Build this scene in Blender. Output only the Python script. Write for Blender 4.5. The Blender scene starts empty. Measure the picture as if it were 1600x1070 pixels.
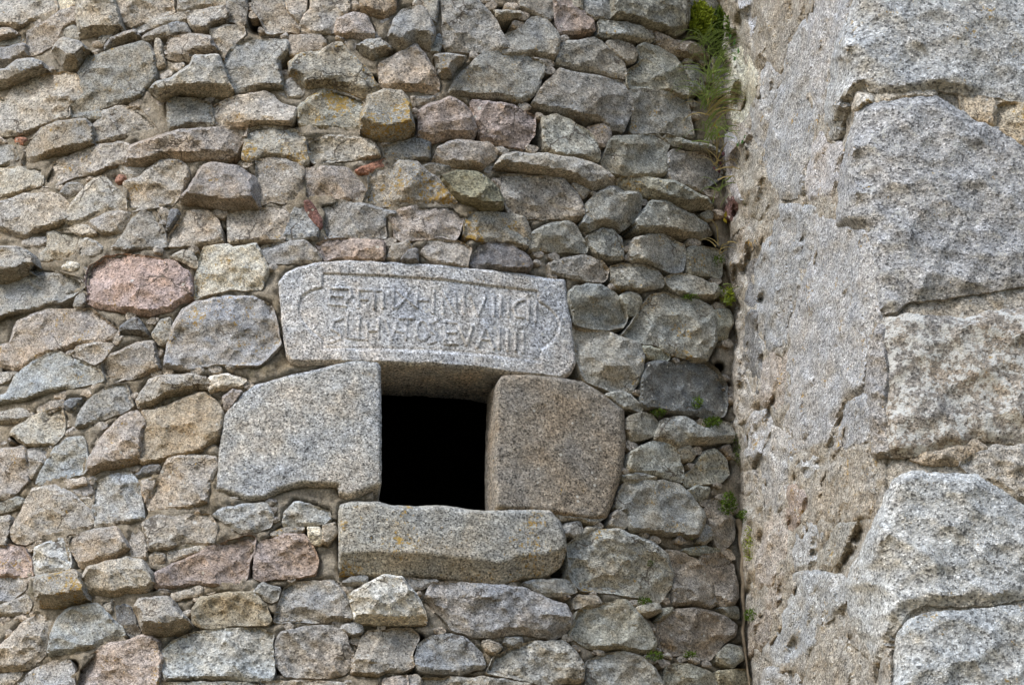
import bpy, math, random
import numpy as np
from mathutils import Vector
from mathutils.geometry import delaunay_2d_cdt

random.seed(7); rng = np.random.default_rng(7)
scene = bpy.context.scene
COL = scene.collection

# ------------------------------------------------------------------ camera, sky, sun, exposure
F = 3764.0                      # focal length in pixels of a 1600 px wide picture
PITCH = math.radians(24.0)
EYE = np.array([0.0, 0.0, 1.6])
cam = bpy.data.cameras.new('camera'); camo = bpy.data.objects.new('camera', cam); COL.objects.link(camo)
cam.sensor_width = 36; cam.lens = F/1600*36; cam.clip_end = 500; cam.clip_start = 0.1
camo.location = EYE; camo.rotation_euler = (math.pi/2+PITCH, 0, 0)
scene.camera = camo

SUN_EL, SUN_AZ = math.radians(44), math.radians(-134)   # azimuth from +Y, clockwise: behind the camera on the left
world = bpy.data.worlds.new('World'); scene.world = world; world.use_nodes = True
wn = world.node_tree; bg = wn.nodes['Background']
sky = wn.nodes.new('ShaderNodeTexSky'); sky.sky_type = 'NISHITA'; sky.sun_disc = False
sky.sun_elevation = SUN_EL; sky.sun_rotation = SUN_AZ; sky.air_density = 1.2; sky.dust_density = 3.0; sky.ozone_density = 1.0
wn.links.new(sky.outputs[0], bg.inputs[0]); bg.inputs[1].default_value = 0.135
sl = bpy.data.lights.new('sun', 'SUN'); sl.energy = 2.0; sl.angle = math.radians(14); sl.color = (1, .98, .965)
so = bpy.data.objects.new('sun', sl); COL.objects.link(so)
sd = Vector((math.sin(SUN_AZ)*math.cos(SUN_EL), math.cos(SUN_AZ)*math.cos(SUN_EL), math.sin(SUN_EL)))
so.rotation_euler = sd.to_track_quat('Z', 'Y').to_euler(); so.location = sd*20
scene.view_settings.view_transform = 'Standard'; scene.view_settings.look = 'None'
scene.view_settings.exposure = 0.4; scene.view_settings.gamma = 1; scene.view_settings.use_curve_mapping = False

# ------------------------------------------------------------------ where things stand
PX = 0.00207                    # metres per photograph pixel at the tower face
R = 2.2                         # radius of the round tower
AX = math.radians(-4.0)
CX, CY = 9.2*math.sin(AX), 9.2*math.cos(AX)

def rays(p):
    x = (p[:, 0]-800)/F; y = (535-p[:, 1])/F
    return np.stack([x, math.cos(PITCH)-y*math.sin(PITCH), math.sin(PITCH)+y*math.cos(PITCH)], 1)

class Tower:
    # photographed outline -> the tower's own surface, h metres proud of it
    @staticmethod
    def at(p, h):
        d = rays(p); a = (d[:, :2]**2).sum(1); b = -(d[:, 0]*CX+d[:, 1]*CY)
        c = CX*CX+CY*CY-(R+h)**2
        disc = np.maximum(b*b-a*c, 1e-4)
        t = (-b-np.sqrt(disc))/a
        return EYE+d*t[:, None]
    @staticmethod
    def normal(P):
        n = np.stack([P[:, 0]-CX, P[:, 1]-CY, np.zeros(len(P))], 1)
        return n/np.linalg.norm(n, axis=1)[:, None]

# plan of the projecting wall: from inside the tower, along its flank to the rounded corner, then its face
J = np.array([.761, 7.48]); C = np.array([1.052, 6.3]); E2 = np.array([4.2, 6.45])
def plan():
    u = (C-J)/np.linalg.norm(C-J); v = (E2-C)/np.linalg.norm(E2-C)
    pts = list(np.linspace(J-u*.6, C-u*.10, 40))
    A, B = C-u*.10, C+v*.10
    for k in range(1, 16):
        t = k/16; pts.append((1-t)**2*A+2*t*(1-t)*C+t*t*B)
    pts += list(np.linspace(B, E2, 60))
    return np.array(pts)
PL = plan(); PS = np.concatenate([[0], np.cumsum(np.linalg.norm(np.diff(PL, axis=0), axis=1))])
PT = np.gradient(PL, PS, axis=0); PT /= np.linalg.norm(PT, axis=1)[:, None]
PN = np.stack([PT[:, 1], -PT[:, 0]], 1)          # outward: to the left of the flank, towards the viewer on the face
if PN[5, 0] > 0: PN = -PN
PAZ = np.arctan2(PL[:, 0], PL[:, 1])

class Buttress:
    @staticmethod
    def at(p, h):
        d = rays(p); az = np.arctan2(d[:, 0], d[:, 1])
        s = np.interp(az, PAZ, PS)
        x = np.interp(s, PS, PL[:, 0]); y = np.interp(s, PS, PL[:, 1])
        nx = np.interp(s, PS, PN[:, 0]); ny = np.interp(s, PS, PN[:, 1])
        hd = np.hypot(d[:, 0], d[:, 1]); g = np.maximum(-(d[:, 0]*nx+d[:, 1]*ny)/hd, .22)
        t = (np.hypot(x, y)-h/g)/hd
        return EYE+d*t[:, None]
    @staticmethod
    def normal(P):
        az = np.arctan2(P[:, 0], P[:, 1]); s = np.interp(az, PAZ, PS)
        n = np.stack([np.interp(s, PS, PN[:, 0]), np.interp(s, PS, PN[:, 1]), np.zeros(len(P))], 1)
        return n/np.linalg.norm(n, axis=1)[:, None]

# ------------------------------------------------------------------ noise
def hash2(i, j, k=0):
    h = (i.astype(np.int64)*374761393+j.astype(np.int64)*668265263+k*2147483647) & 0xffffffff
    h = ((h ^ (h >> 13))*1274126177) & 0xffffffff
    h = (h ^ (h >> 16))
    return (h & 0xffff)/65535.0
def vnoise(x, y, k=0):
    i = np.floor(x); j = np.floor(y); fx = x-i; fy = y-j
    fx = fx*fx*(3-2*fx); fy = fy*fy*(3-2*fy)
    a = hash2(i, j, k); b = hash2(i+1, j, k); c = hash2(i, j+1, k); d = hash2(i+1, j+1, k)
    return (a*(1-fx)+b*fx)*(1-fy)+(c*(1-fx)+d*fx)*fy-.5
def fbm(x, y, wl, oct=3, k=0):
    s = 0; a = 1.0
    for o in range(oct):
        s = s+a*vnoise(x/wl+17.3*o, y/wl+5.1*o, k+o); a *= .5; wl *= .47
    return s
def cells(x, y, sx, sy, k=0):
    # distance to the nearest joint and the random number of the nearest cell
    u = x/sx; v = y/sy; i0 = np.floor(u); j0 = np.floor(v)
    f1 = np.full(x.shape, 9.); f2 = f1.copy(); idn = np.zeros(x.shape)
    for di in (-1, 0, 1):
        for dj in (-1, 0, 1):
            i = i0+di; j = j0+dj
            cx = i+.5+.8*(hash2(i, j, k)-.5)+.5*(j % 2); cy = j+.5+.5*(hash2(i, j, k+1)-.5)
            d = np.hypot((u-cx), (v-cy)); idr = hash2(i, j, k+2)
            nw = d < f1
            f2 = np.where(nw, f1, np.minimum(f2, d)); idn = np.where(nw, idr, idn); f1 = np.where(nw, d, f1)
    return f2-f1, idn

def broken(x, y, sz, k=0):
    # creased, chipped relief: the lowest of many small tilted planes
    u = x/sz; v = y/sz; i0 = np.floor(u); j0 = np.floor(v); best = np.full(x.shape, 9.)
    for di in (-1, 0, 1):
        for dj in (-1, 0, 1):
            i = i0+di; j = j0+dj
            dx = u-(i+hash2(i, j, k)); dy = v-(j+hash2(i, j, k+1))
            best = np.minimum(best, .35*hash2(i, j, k+2)+(hash2(i, j, k+3)-.5)*dx*.9+(hash2(i, j, k+4)-.5)*dy*.9+.55*(dx*dx+dy*dy))
    return best
# ------------------------------------------------------------------ materials
def nt(name):
    m = bpy.data.materials.new(name); m.use_nodes = True
    t = m.node_tree; b = t.nodes['Principled BSDF']
    b.inputs['Roughness'].default_value = .9; b.inputs['Specular IOR Level'].default_value = .25
    return m, t, b
def N(t, typ, **kw):
    n = t.nodes.new(typ)
    for k, v in kw.items():
        if k in n.inputs: n.inputs[k].default_value = v
        else: setattr(n, k, v)
    return n
def ramp(t, src, stops, interp='LINEAR'):
    r = t.nodes.new('ShaderNodeValToRGB'); r.color_ramp.interpolation = interp
    e = r.color_ramp.elements
    while len(e) < len(stops): e.new(.5)
    for el, (p, c) in zip(e, stops):
        el.position = p; el.color = (c, c, c, 1) if isinstance(c, (int, float)) else (*c, 1)
    t.links.new(src, r.inputs[0]); return r.outputs[0]
def mix(t, typ, fac, a, b):
    m = t.nodes.new('ShaderNodeMix'); m.data_type = 'RGBA'; m.blend_type = typ
    for k, v in ((0, fac), (6, a), (7, b)):
        sock = m.inputs[k]
        if isinstance(v, bpy.types.NodeSocket): t.links.new(v, sock)
        elif isinstance(v, (int, float)): sock.default_value = v if k == 0 else (v, v, v, 1)
        else: sock.default_value = (*v, 1)
    return m.outputs[2]
def math_(t, op, a, b=0.0):
    m = t.nodes.new('ShaderNodeMath'); m.operation = op
    for s, v in ((m.inputs[0], a), (m.inputs[1], b)):
        if isinstance(v, bpy.types.NodeSocket): t.links.new(v, s)
        else: s.default_value = v
    return m.outputs[0]

def granite(name, grain=190., contrast=1.0, lichen=.5, stain=.5, white=0.0, bump=.5, vary=0.0, crack=0.0, warm=1.0):
    m, t, b = nt(name); L = t.links
    oi = t.nodes.new('ShaderNodeObjectInfo'); tc = t.nodes.new('ShaderNodeTexCoord')
    off = N(t, 'ShaderNodeVectorMath', operation='MULTIPLY_ADD')
    L.new(oi.outputs['Random'], off.inputs[0]); off.inputs[1].default_value = (31, 17, 23); L.new(tc.outputs['Object'], off.inputs[2])
    scl = N(t, 'ShaderNodeVectorMath', operation='SCALE'); L.new(off.outputs[0], scl.inputs[0])
    if vary: L.new(math_(t, 'MULTIPLY_ADD', oi.outputs['Random'], vary), scl.inputs['Scale']); scl.inputs['Scale'].links[0].from_node.inputs[2].default_value = 1-vary*.5
    else: scl.inputs['Scale'].default_value = 1.0
    P = scl.outputs[0]
    def noise(scale, detail=3, rough=.55, dist=0.0):
        n = N(t, 'ShaderNodeTexNoise', Scale=scale, Detail=detail, Roughness=rough, Distortion=dist); L.new(P, n.inputs['Vector']); return n.outputs['Fac']
    def vor(scale):
        v = N(t, 'ShaderNodeTexVoronoi', Scale=scale); L.new(P, v.inputs['Vector']); return v
    v = vor(grain); vs = N(t, 'ShaderNodeSeparateColor'); L.new(v.outputs['Color'], vs.inputs[0])
    c = contrast
    g1 = ramp(t, vs.outputs[0], [(0, 1-.62*c), (.13, 1-.58*c), (.2, 1-.1*c), (.7, 1+.05*c), (.8, 1+.38*c), (1, 1+.5*c)])
    g2 = ramp(t, noise(grain*.42, 3, .7), [(.3, 1-.45*c), (.5, 1.0), (.7, 1+.42*c)])
    g3 = ramp(t, noise(grain*2.1, 2, .6), [(.3, 1-.4*c), (.5, 1.0), (.7, 1+.4*c)])
    col = mix(t, 'MULTIPLY', 1.0, mix(t, 'MULTIPLY', 1.0, oi.outputs['Color'], g1), g3)
    col = mix(t, 'MULTIPLY', 1.0, col, g2)
    # broad weathering: warm beige and cool grey patches
    w1 = ramp(t, noise(7, 5, .6), [(.34, (1.1, 1.0, .88)), (.5, (1.0, 1, .99)), (.64, (.84, .89, .97))])
    col = mix(t, 'MULTIPLY', .85*warm, col, w1)
    w2 = ramp(t, noise(26, 6, .65), [(.32, .66), (.5, 1.0), (.7, 1.22)])
    col = mix(t, 'MULTIPLY', .8, col, w2)
    # rusty and dark stains
    st = ramp(t, noise(11, 6, .7, .6), [(.6, 0), (.72, stain)])
    col = mix(t, 'MULTIPLY', st, col, (.84, .66, .46))
    ds = ramp(t, noise(15, 6, .75), [(.66, 0), (.74, .5*stain)])
    col = mix(t, 'MIX', ds, col, (.10, .10, .09))
    # faint banding of the rock and hairline cracks
    mp = N(t, 'ShaderNodeMapping'); L.new(P, mp.inputs[0]); mp.inputs['Scale'].default_value = (14, 14, 60); mp.inputs['Rotation'].default_value = (.5, .3, 0)
    nb_ = N(t, 'ShaderNodeTexNoise', Scale=1.0, Detail=4.0, Roughness=.6); L.new(mp.outputs[0], nb_.inputs['Vector'])
    col = mix(t, 'MULTIPLY', .7, col, ramp(t, nb_.outputs['Fac'], [(.32, .78), (.5, 1.0), (.68, 1.16)]))
    cm = None
    if crack:
        nd = N(t, 'ShaderNodeTexNoise', Scale=14.0, Detail=4.0); L.new(P, nd.inputs['Vector'])
        ad = N(t, 'ShaderNodeVectorMath', operation='MULTIPLY_ADD'); L.new(nd.outputs['Color'], ad.inputs[0]); ad.inputs[1].default_value = (.12, .12, .12); L.new(P, ad.inputs[2])
        ve = N(t, 'ShaderNodeTexVoronoi', feature='DISTANCE_TO_EDGE', Scale=5.5); L.new(ad.outputs[0], ve.inputs['Vector'])
        cm = math_(t, 'MULTIPLY', ramp(t, ve.outputs['Distance'], [(.006, 1), (.016, 0)]), ramp(t, noise(6, 2), [(.5, 0), (.58, crack)]))
        col = mix(t, 'MIX', cm, col, (.09, .075, .06))
    # pale crustose lichen
    wl = math_(t, 'MULTIPLY', ramp(t, noise(34, 5, .75), [(.62-.14*white, 0), (.68-.14*white, .55+.4*white)]), ramp(t, noise(5, 3), [(.45-.3*white, 0), (.58-.3*white, 1)]))
    col = mix(t, 'MIX', wl, col, (.60, .61, .59))
    vd = vor(42); vds = N(t, 'ShaderNodeSeparateColor'); L.new(vd.outputs['Color'], vds.inputs[0])
    dots = math_(t, 'MULTIPLY', ramp(t, vd.outputs['Distance'], [(.16, .8), (.24, 0)]), ramp(t, vds.outputs[1], [(.84, 0), (.86, 1)]))
    col = mix(t, 'MIX', dots, col, (.62, .62, .58))
    # orange lichen only where the stone's alpha asks for it
    ya = math_(t, 'SUBTRACT', 1.0, oi.outputs['Alpha'])
    yl = ramp(t, math_(t, 'ADD', math_(t, 'ADD', math_(t, 'MULTIPLY', noise(75, 5, .8), .6), math_(t, 'MULTIPLY', noise(10, 3), .4)), math_(t, 'MULTIPLY', ya, .105)), [(.645, 0), (.66, .85)])
    col = mix(t, 'MIX', yl, col, (.42, .27, .05))
    # hue follows the facing: browner where turned down, cooler and bluer where turned up
    ge = t.nodes.new('ShaderNodeNewGeometry'); sp = N(t, 'ShaderNodeSeparateXYZ'); L.new(ge.outputs['Normal'], sp.inputs[0])
    up = ramp(t, math_(t, 'MULTIPLY_ADD', sp.outputs[2], .5), [(0, (1.22, .98, .68)), (.28, (1.1, 1.0, .86)), (.47, (1, 1, 1)), (.75, (.94, 1.0, 1.08))])
    mm = up.node.inputs[0].links[0].from_node; mm.inputs[2].default_value = .5
    col = mix(t, 'MULTIPLY', .8, col, up)
    L.new(col, b.inputs['Base Color'])
    h = math_(t, 'ADD', math_(t, 'MULTIPLY', noise(60, 6, .7), 1.0), math_(t, 'MULTIPLY', v.outputs['Distance'], .22))
    if cm is not None: h = math_(t, 'SUBTRACT', h, math_(t, 'MULTIPLY', cm, .35))
    bp = N(t, 'ShaderNodeBump', Strength=bump, Distance=.012); L.new(h, bp.inputs['Height']); L.new(bp.outputs[0], b.inputs['Normal'])
    return m

M = {}
M['stone'] = granite('weathered_granite', 250, .85, stain=.3, bump=.8, vary=.7, crack=.8)
M['dressed'] = granite('dressed_granite', 260, 1.15, stain=.06, bump=.55)
M['block'] = granite('flank_granite', 215, .95, stain=.15, warm=.6, white=.25, bump=.9, crack=.5)
M['front'] = granite('front_granite', 165, 1.0, stain=.05, white=.45, bump=.9, warm=.4)
M['coarse'] = granite('crumbled_granite_render', 200, .9, stain=.4, white=.4, bump=1.0, warm=.6)
M['whitefront'] = granite('lichen_granite', 165, .9, stain=.35, white=.92, bump=.8)
def mortar_mat(name, warm):
    m, t, b = nt(name); L = t.links
    tc = t.nodes.new('ShaderNodeTexCoord')
    def noise(s, d=4, r=.6):
        n = N(t, 'ShaderNodeTexNoise', Scale=s, Detail=d, Roughness=r); L.new(tc.outputs['Object'], n.inputs['Vector']); return n.outputs['Fac']
    col = ramp(t, noise(6, 5), [(.3, (.35, .285, .19)), (.5, (.45, .40, .32)), (.7, (.46, .43, .37))] if warm else [(.3, (.36, .31, .24)), (.45, (.43, .41, .37)), (.7, (.46, .46, .45))])
    col = mix(t, 'MULTIPLY', .9, col, ramp(t, noise(40, 6, .7), [(.3, .6), (.5, 1.0), (.72, 1.3)]))
    col = mix(t, 'MULTIPLY', .9, col, ramp(t, noise(170, 3, .7), [(.3, .5), (.5, 1.0), (.7, 1.6)]))
    gm = ramp(t, noise(9, 5, .7), [(.6, 0), (.72, .55)])
    col = mix(t, 'MIX', gm, col, (.10, .11, .035))
    L.new(col, b.inputs['Base Color'])
    bp = N(t, 'ShaderNodeBump', Strength=1.0, Distance=.02); L.new(noise(70, 8, .8), bp.inputs['Height']); L.new(bp.outputs[0], b.inputs['Normal'])
    return m
M['mortar'] = mortar_mat('old_lime_mortar', 1.0)
M['render'] = mortar_mat('grey_lime_render', 0.0)
def plain(name, c, rough=.9, var=.4, scale=60, sub=0.0):
    m, t, b = nt(name); L = t.links
    tc = t.nodes.new('ShaderNodeTexCoord'); n = N(t, 'ShaderNodeTexNoise', Scale=scale, Detail=4.0, Roughness=.65); L.new(tc.outputs['Object'], n.inputs['Vector'])
    col = mix(t, 'MULTIPLY', 1.0, c, ramp(t, n.outputs['Fac'], [(.3, 1-var), (.7, 1+var)]))
    L.new(col, b.inputs['Base Color']); b.inputs['Roughness'].default_value = rough
    if sub:
        tr = t.nodes.new('ShaderNodeBsdfTranslucent'); L.new(col, tr.inputs[0]); ms = t.nodes.new('ShaderNodeMixShader'); ms.inputs[0].default_value = sub
        L.new(b.outputs[0], ms.inputs[1]); L.new(tr.outputs[0], ms.inputs[2]); L.new(ms.outputs[0], t.nodes['Material Output'].inputs[0])
    return m
M['dark'] = plain('shade_dark_interior_stone', (.035, .033, .03), .95)  # near-black colour puts the darkness of the unlit room into the walls
M['ground'] = plain('dry_ground', (.085, .078, .05), .95, .4, 3)
M['moss'] = plain('moss_green', (.09, .15, .02), .9, .6, 120, .25)
M['mossy'] = plain('moss_yellow_green', (.25, .31, .03), .85, .5, 90, .3)
M['leaf'] = plain('leaf_green', (.06, .15, .04), .6, .3, 60, .3)
M['yellow'] = plain('leaf_yellow', (.38, .30, .03), .6, .3, 60, .3)
M['purple'] = plain('leaf_withered_purple', (.10, .045, .05), .7, .4, 60, .2)
M['grass'] = plain('grass_green', (.19, .26, .07), .7, .4, 20, .3)
M['straw'] = plain('grass_dry', (.36, .29, .12), .75, .3, 20, .2)
M['root'] = plain('root_bark', (.20, .165, .12), .9, .4, 70)

# ------------------------------------------------------------------ objects
def link(name, verts, faces, mat, parent=None, smooth=True, sharp=0):
    me = bpy.data.meshes.new(name); me.from_pydata([tuple(v) for v in verts], [], faces)
    me.materials.append(mat)
    if smooth: me.polygons.foreach_set('use_smooth', [True]*len(me.polygons))
    me.update()
    if smooth and sharp: me.set_sharp_from_angle(angle=math.radians(sharp))
    o = bpy.data.objects.new(name, me); COL.objects.link(o)
    if parent: o.parent = parent
    return o
def link_local(name, verts, faces, mat, parent=None, smooth=True, sharp=0):
    # origin at the piece's own centre
    v = np.asarray(verts); c = v.mean(0); o = link(name, v-c, faces, mat, parent, smooth, sharp)
    o.location = Vector(c)-(parent.location if parent else Vector((0, 0, 0)))
    return o
def thing(name, loc, label, cat, group=None):
    o = bpy.data.objects.new(name, None); COL.objects.link(o); o.location = loc; o['label'] = label; o['category'] = cat
    if group: o['group'] = group
    return o
def tag(o, label=None, cat=None, group=None, kind=None):
    for k, v in (('label', label), ('category', cat), ('group', group), ('kind', kind)):
        if v: o[k] = v
    return o

def outward2(p):
    t = np.roll(p, -1, 0)-np.roll(p, 1, 0); n = np.stack([t[:, 1], -t[:, 0]], 1)
    area = (p[:, 0]*np.roll(p[:, 1], -1)-np.roll(p[:, 0], -1)*p[:, 1]).sum()
    if area < 0: n = -n
    return n/np.maximum(np.linalg.norm(n, axis=1), 1e-9)[:, None]
def resample(poly, s, chaikin=1, rough=1.0, seed=0, grow=0.0):
    p = np.array(poly, float)
    for _ in range(1):
        q = np.roll(p, -1, 0); Le = np.linalg.norm(q-p, axis=1)[:, None]+1e-6; cut = np.minimum(1.3*chaikin, .25*Le)/Le
        p = np.stack([p+(q-p)*cut, q-(q-p)*cut], 1).reshape(-1, 2)
    if grow:
        p = p+outward2(p)*grow
    q = np.roll(p, -1, 0); L = np.linalg.norm(q-p, axis=1); cum = np.concatenate([[0], np.cumsum(L)])
    n = max(8, int(cum[-1]/s)); tt = np.linspace(0, cum[-1], n, endpoint=False)
    pp = np.vstack([p, p[:1]]); r = np.stack([np.interp(tt, cum, pp[:, 0]), np.interp(tt, cum, pp[:, 1])], 1)
    tg = np.roll(r, -1, 0)-np.roll(r, 1, 0); tg /= np.maximum(np.linalg.norm(tg, axis=1), 1e-6)[:, None]
    nrm = np.stack([tg[:, 1], -tg[:, 0]], 1)
    w = (fbm(r[:, 0]+seed*7.7, r[:, 1], 24, 2, seed)*3.2+fbm(r[:, 0], r[:, 1]+seed*3.3, 7, 2, seed+2)*1.7)*rough
    return r+nrm*w[:, None]
def inside(pts, poly):
    x, y = pts[:, 0:1], pts[:, 1:2]; a = poly; b = np.roll(poly, -1, 0)
    c = ((a[:, 1] > y) != (b[:, 1] > y)) & (x < (b[:, 0]-a[:, 0])*(y-a[:, 1])/(b[:, 1]-a[:, 1]+1e-12)+a[:, 0])
    return (c.sum(1) % 2) == 1
def segdist(pts, poly):
    a = poly; ab = np.roll(poly, -1, 0)-a; ap = pts[:, None]-a[None]
    t = np.clip((ap*ab).sum(2)/np.maximum((ab**2).sum(1), 1e-9), 0, 1)
    return np.linalg.norm(ap-t[..., None]*ab, axis=2)
def outward(poly):
    e = np.roll(poly, -1, 0)-poly; n = np.stack([e[:, 1], -e[:, 0]], 1)
    area = (poly[:, 0]*np.roll(poly[:, 1], -1)-np.roll(poly[:, 0], -1)*poly[:, 1]).sum()
    if area < 0: n = -n
    return n/np.maximum(np.linalg.norm(n, axis=1), 1e-9)[:, None]

def stone_mesh(S, poly, s=3.6, u=4, r=0, D=None, depth=.12, amp=1.0, rough=1.0, chaikin=1, seed=0, facets=True, extra=None, bevel=2.0, lift=0.0, grow=1.5, xs=1.0, hf=1.0, fl=1.0, streak=0.0, crisp=1.0):
    rg = np.random.default_rng(seed+11)
    ring = resample(poly, s, chaikin, rough, seed, grow)
    lo, hi = ring.min(0), ring.max(0)
    gx = np.arange(lo[0], hi[0], s); gy = np.arange(lo[1], hi[1], s*.87)
    X, Y = np.meshgrid(gx, gy); X = X+(np.arange(len(gy)) % 2)[:, None]*s*.5
    P = np.stack([X.ravel(), Y.ravel()], 1)+rg.uniform(-.22, .22, (X.size, 2))*s
    P = P[inside(P, ring)]
    if len(P):
        dm = np.concatenate([segdist(P[i:i+2000], ring).min(1) for i in range(0, len(P), 2000)]); P = P[dm > s*.55]
    n = len(ring); allp = np.vstack([ring, P])
    vs, es, fs, ov, oe, of = delaunay_2d_cdt([Vector(p) for p in allp], [(i, (i+1) % n) for i in range(n)], [], 1, 1e-4)
    V = np.array([tuple(v) for v in vs]); orig = [o[0] if o else -1 for o in ov]
    out = outward(ring); nb = np.clip(out[:, 1], 0, 1)**1.3; nr = np.clip(out[:, 0], 0, 1)**1.5
    # smooth the width of the sloping rim along the outline
    W = bevel+u*nb+r*nr
    k = max(1, int(5/s))
    W = sum(np.roll(W, j) for j in range(-k, k+1))/(2*k+1)
    if D is None: D = float(np.clip(max(u, r*.7)/.5, 8, 46))*rg.uniform(.85, 1.25)
    size = math.sqrt(max(1, abs((hi-lo).prod()))); D = max(D, .10*size*(fl if facets else .0))
    f = []; fe = []
    for i in range(0, len(V), 1500):
        q_ = segdist(V[i:i+1500], ring)/W; f.append(q_.min(1)); fe.append(q_.argmin(1))
    f = np.clip(np.concatenate(f), 0, 1); fe = np.concatenate(fe)
    st = (.12+.42*np.clip(1-(u*nb+r*nr)/5, 0, 1)*crisp)[fe]
    prof = np.clip(f, 0, 1); prof = np.where(prof > .8, .8+.2*np.sin((prof-.8)/.2*math.pi/2)*.9, prof)/.98
    base = D*(st+(1-st)*prof)
    cc = (lo+hi)/2; q = (V-cc)/size; h = base
    Nx = V[:, 0]*xs
    if facets:
        pl = []
        for _ in range(int(rg.integers(3, 7))):
            a = rg.uniform(0, 2*math.pi); g = rg.uniform(.08, .62)*amp
            pl.append(rg.uniform(-.02, .11)*size*amp+(q[:, 0]*math.cos(a)+q[:, 1]*math.sin(a))*size*g*.55)
        pk = np.minimum.reduce(pl); pk = pk-pk.max()
        h = h-.8*D*(1-np.exp(pk/(.8*D)*fl))*prof
    nz = fbm(Nx+seed*3.1, V[:, 1], 46, 3, seed)*5.0+(broken(Nx*.8+.3*V[:, 1], V[:, 1]-.2*Nx, 34, seed)-.25)*15+((broken(Nx, V[:, 1], 13, seed+5)-.25)*5.5+fbm(Nx, V[:, 1], 7, 2, seed+9)*1.8)*hf
    if facets: h = h+(q[:, 0]*rg.uniform(-.16, .16)+q[:, 1]*rg.uniform(-.14, .10))*size*fl*prof
    h = h+nz*amp*(.35+.65*prof)
    if streak: h = h+streak*fbm(V[:, 0]*3.2, V[:, 1]*.8, 40, 3, 55)*5
    if extra is not None: h = h+extra(V)
    hm = (h+lift)*PX
    A = S.at(V, hm)
    nrm = S.normal(A)
    rim = [None]*n
    for vi, o in enumerate(ov):
        for oo in o:
            if oo < n: rim[oo] = vi
    rim = [x for x in rim if x is not None]
    faces = [tuple(f_) for f_ in fs]
    # keep all faces turned to the viewer
    a, b, c = (A[faces[0][j]] for j in range(3))
    if np.dot(np.cross(b-a, c-a), EYE-a) < 0: faces = [f_[::-1] for f_ in faces]
    B1 = A[rim]-nrm[rim]*depth*.35; B2 = A[rim]-nrm[rim]*depth
    m0 = len(A); kk = len(rim)
    VV = np.vstack([A, B1, B2])
    side = []
    for i in range(kk):
        j = (i+1) % kk
        side.append((rim[i], rim[j], m0+j, m0+i)); side.append((m0+i, m0+j, m0+kk+j, m0+kk+i))
    # orientation of the rim
    e0 = VV[rim[1]]-VV[rim[0]]; cen = A.mean(0)
    nn = np.cross(e0, B1[0]-VV[rim[0]])
    if np.dot(nn, VV[rim[0]]-cen) < 0: side = [s_[::-1] for s_ in side]
    faces += side; faces.append(tuple(m0+kk+i for i in range(kk)))
    return VV, faces

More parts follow.
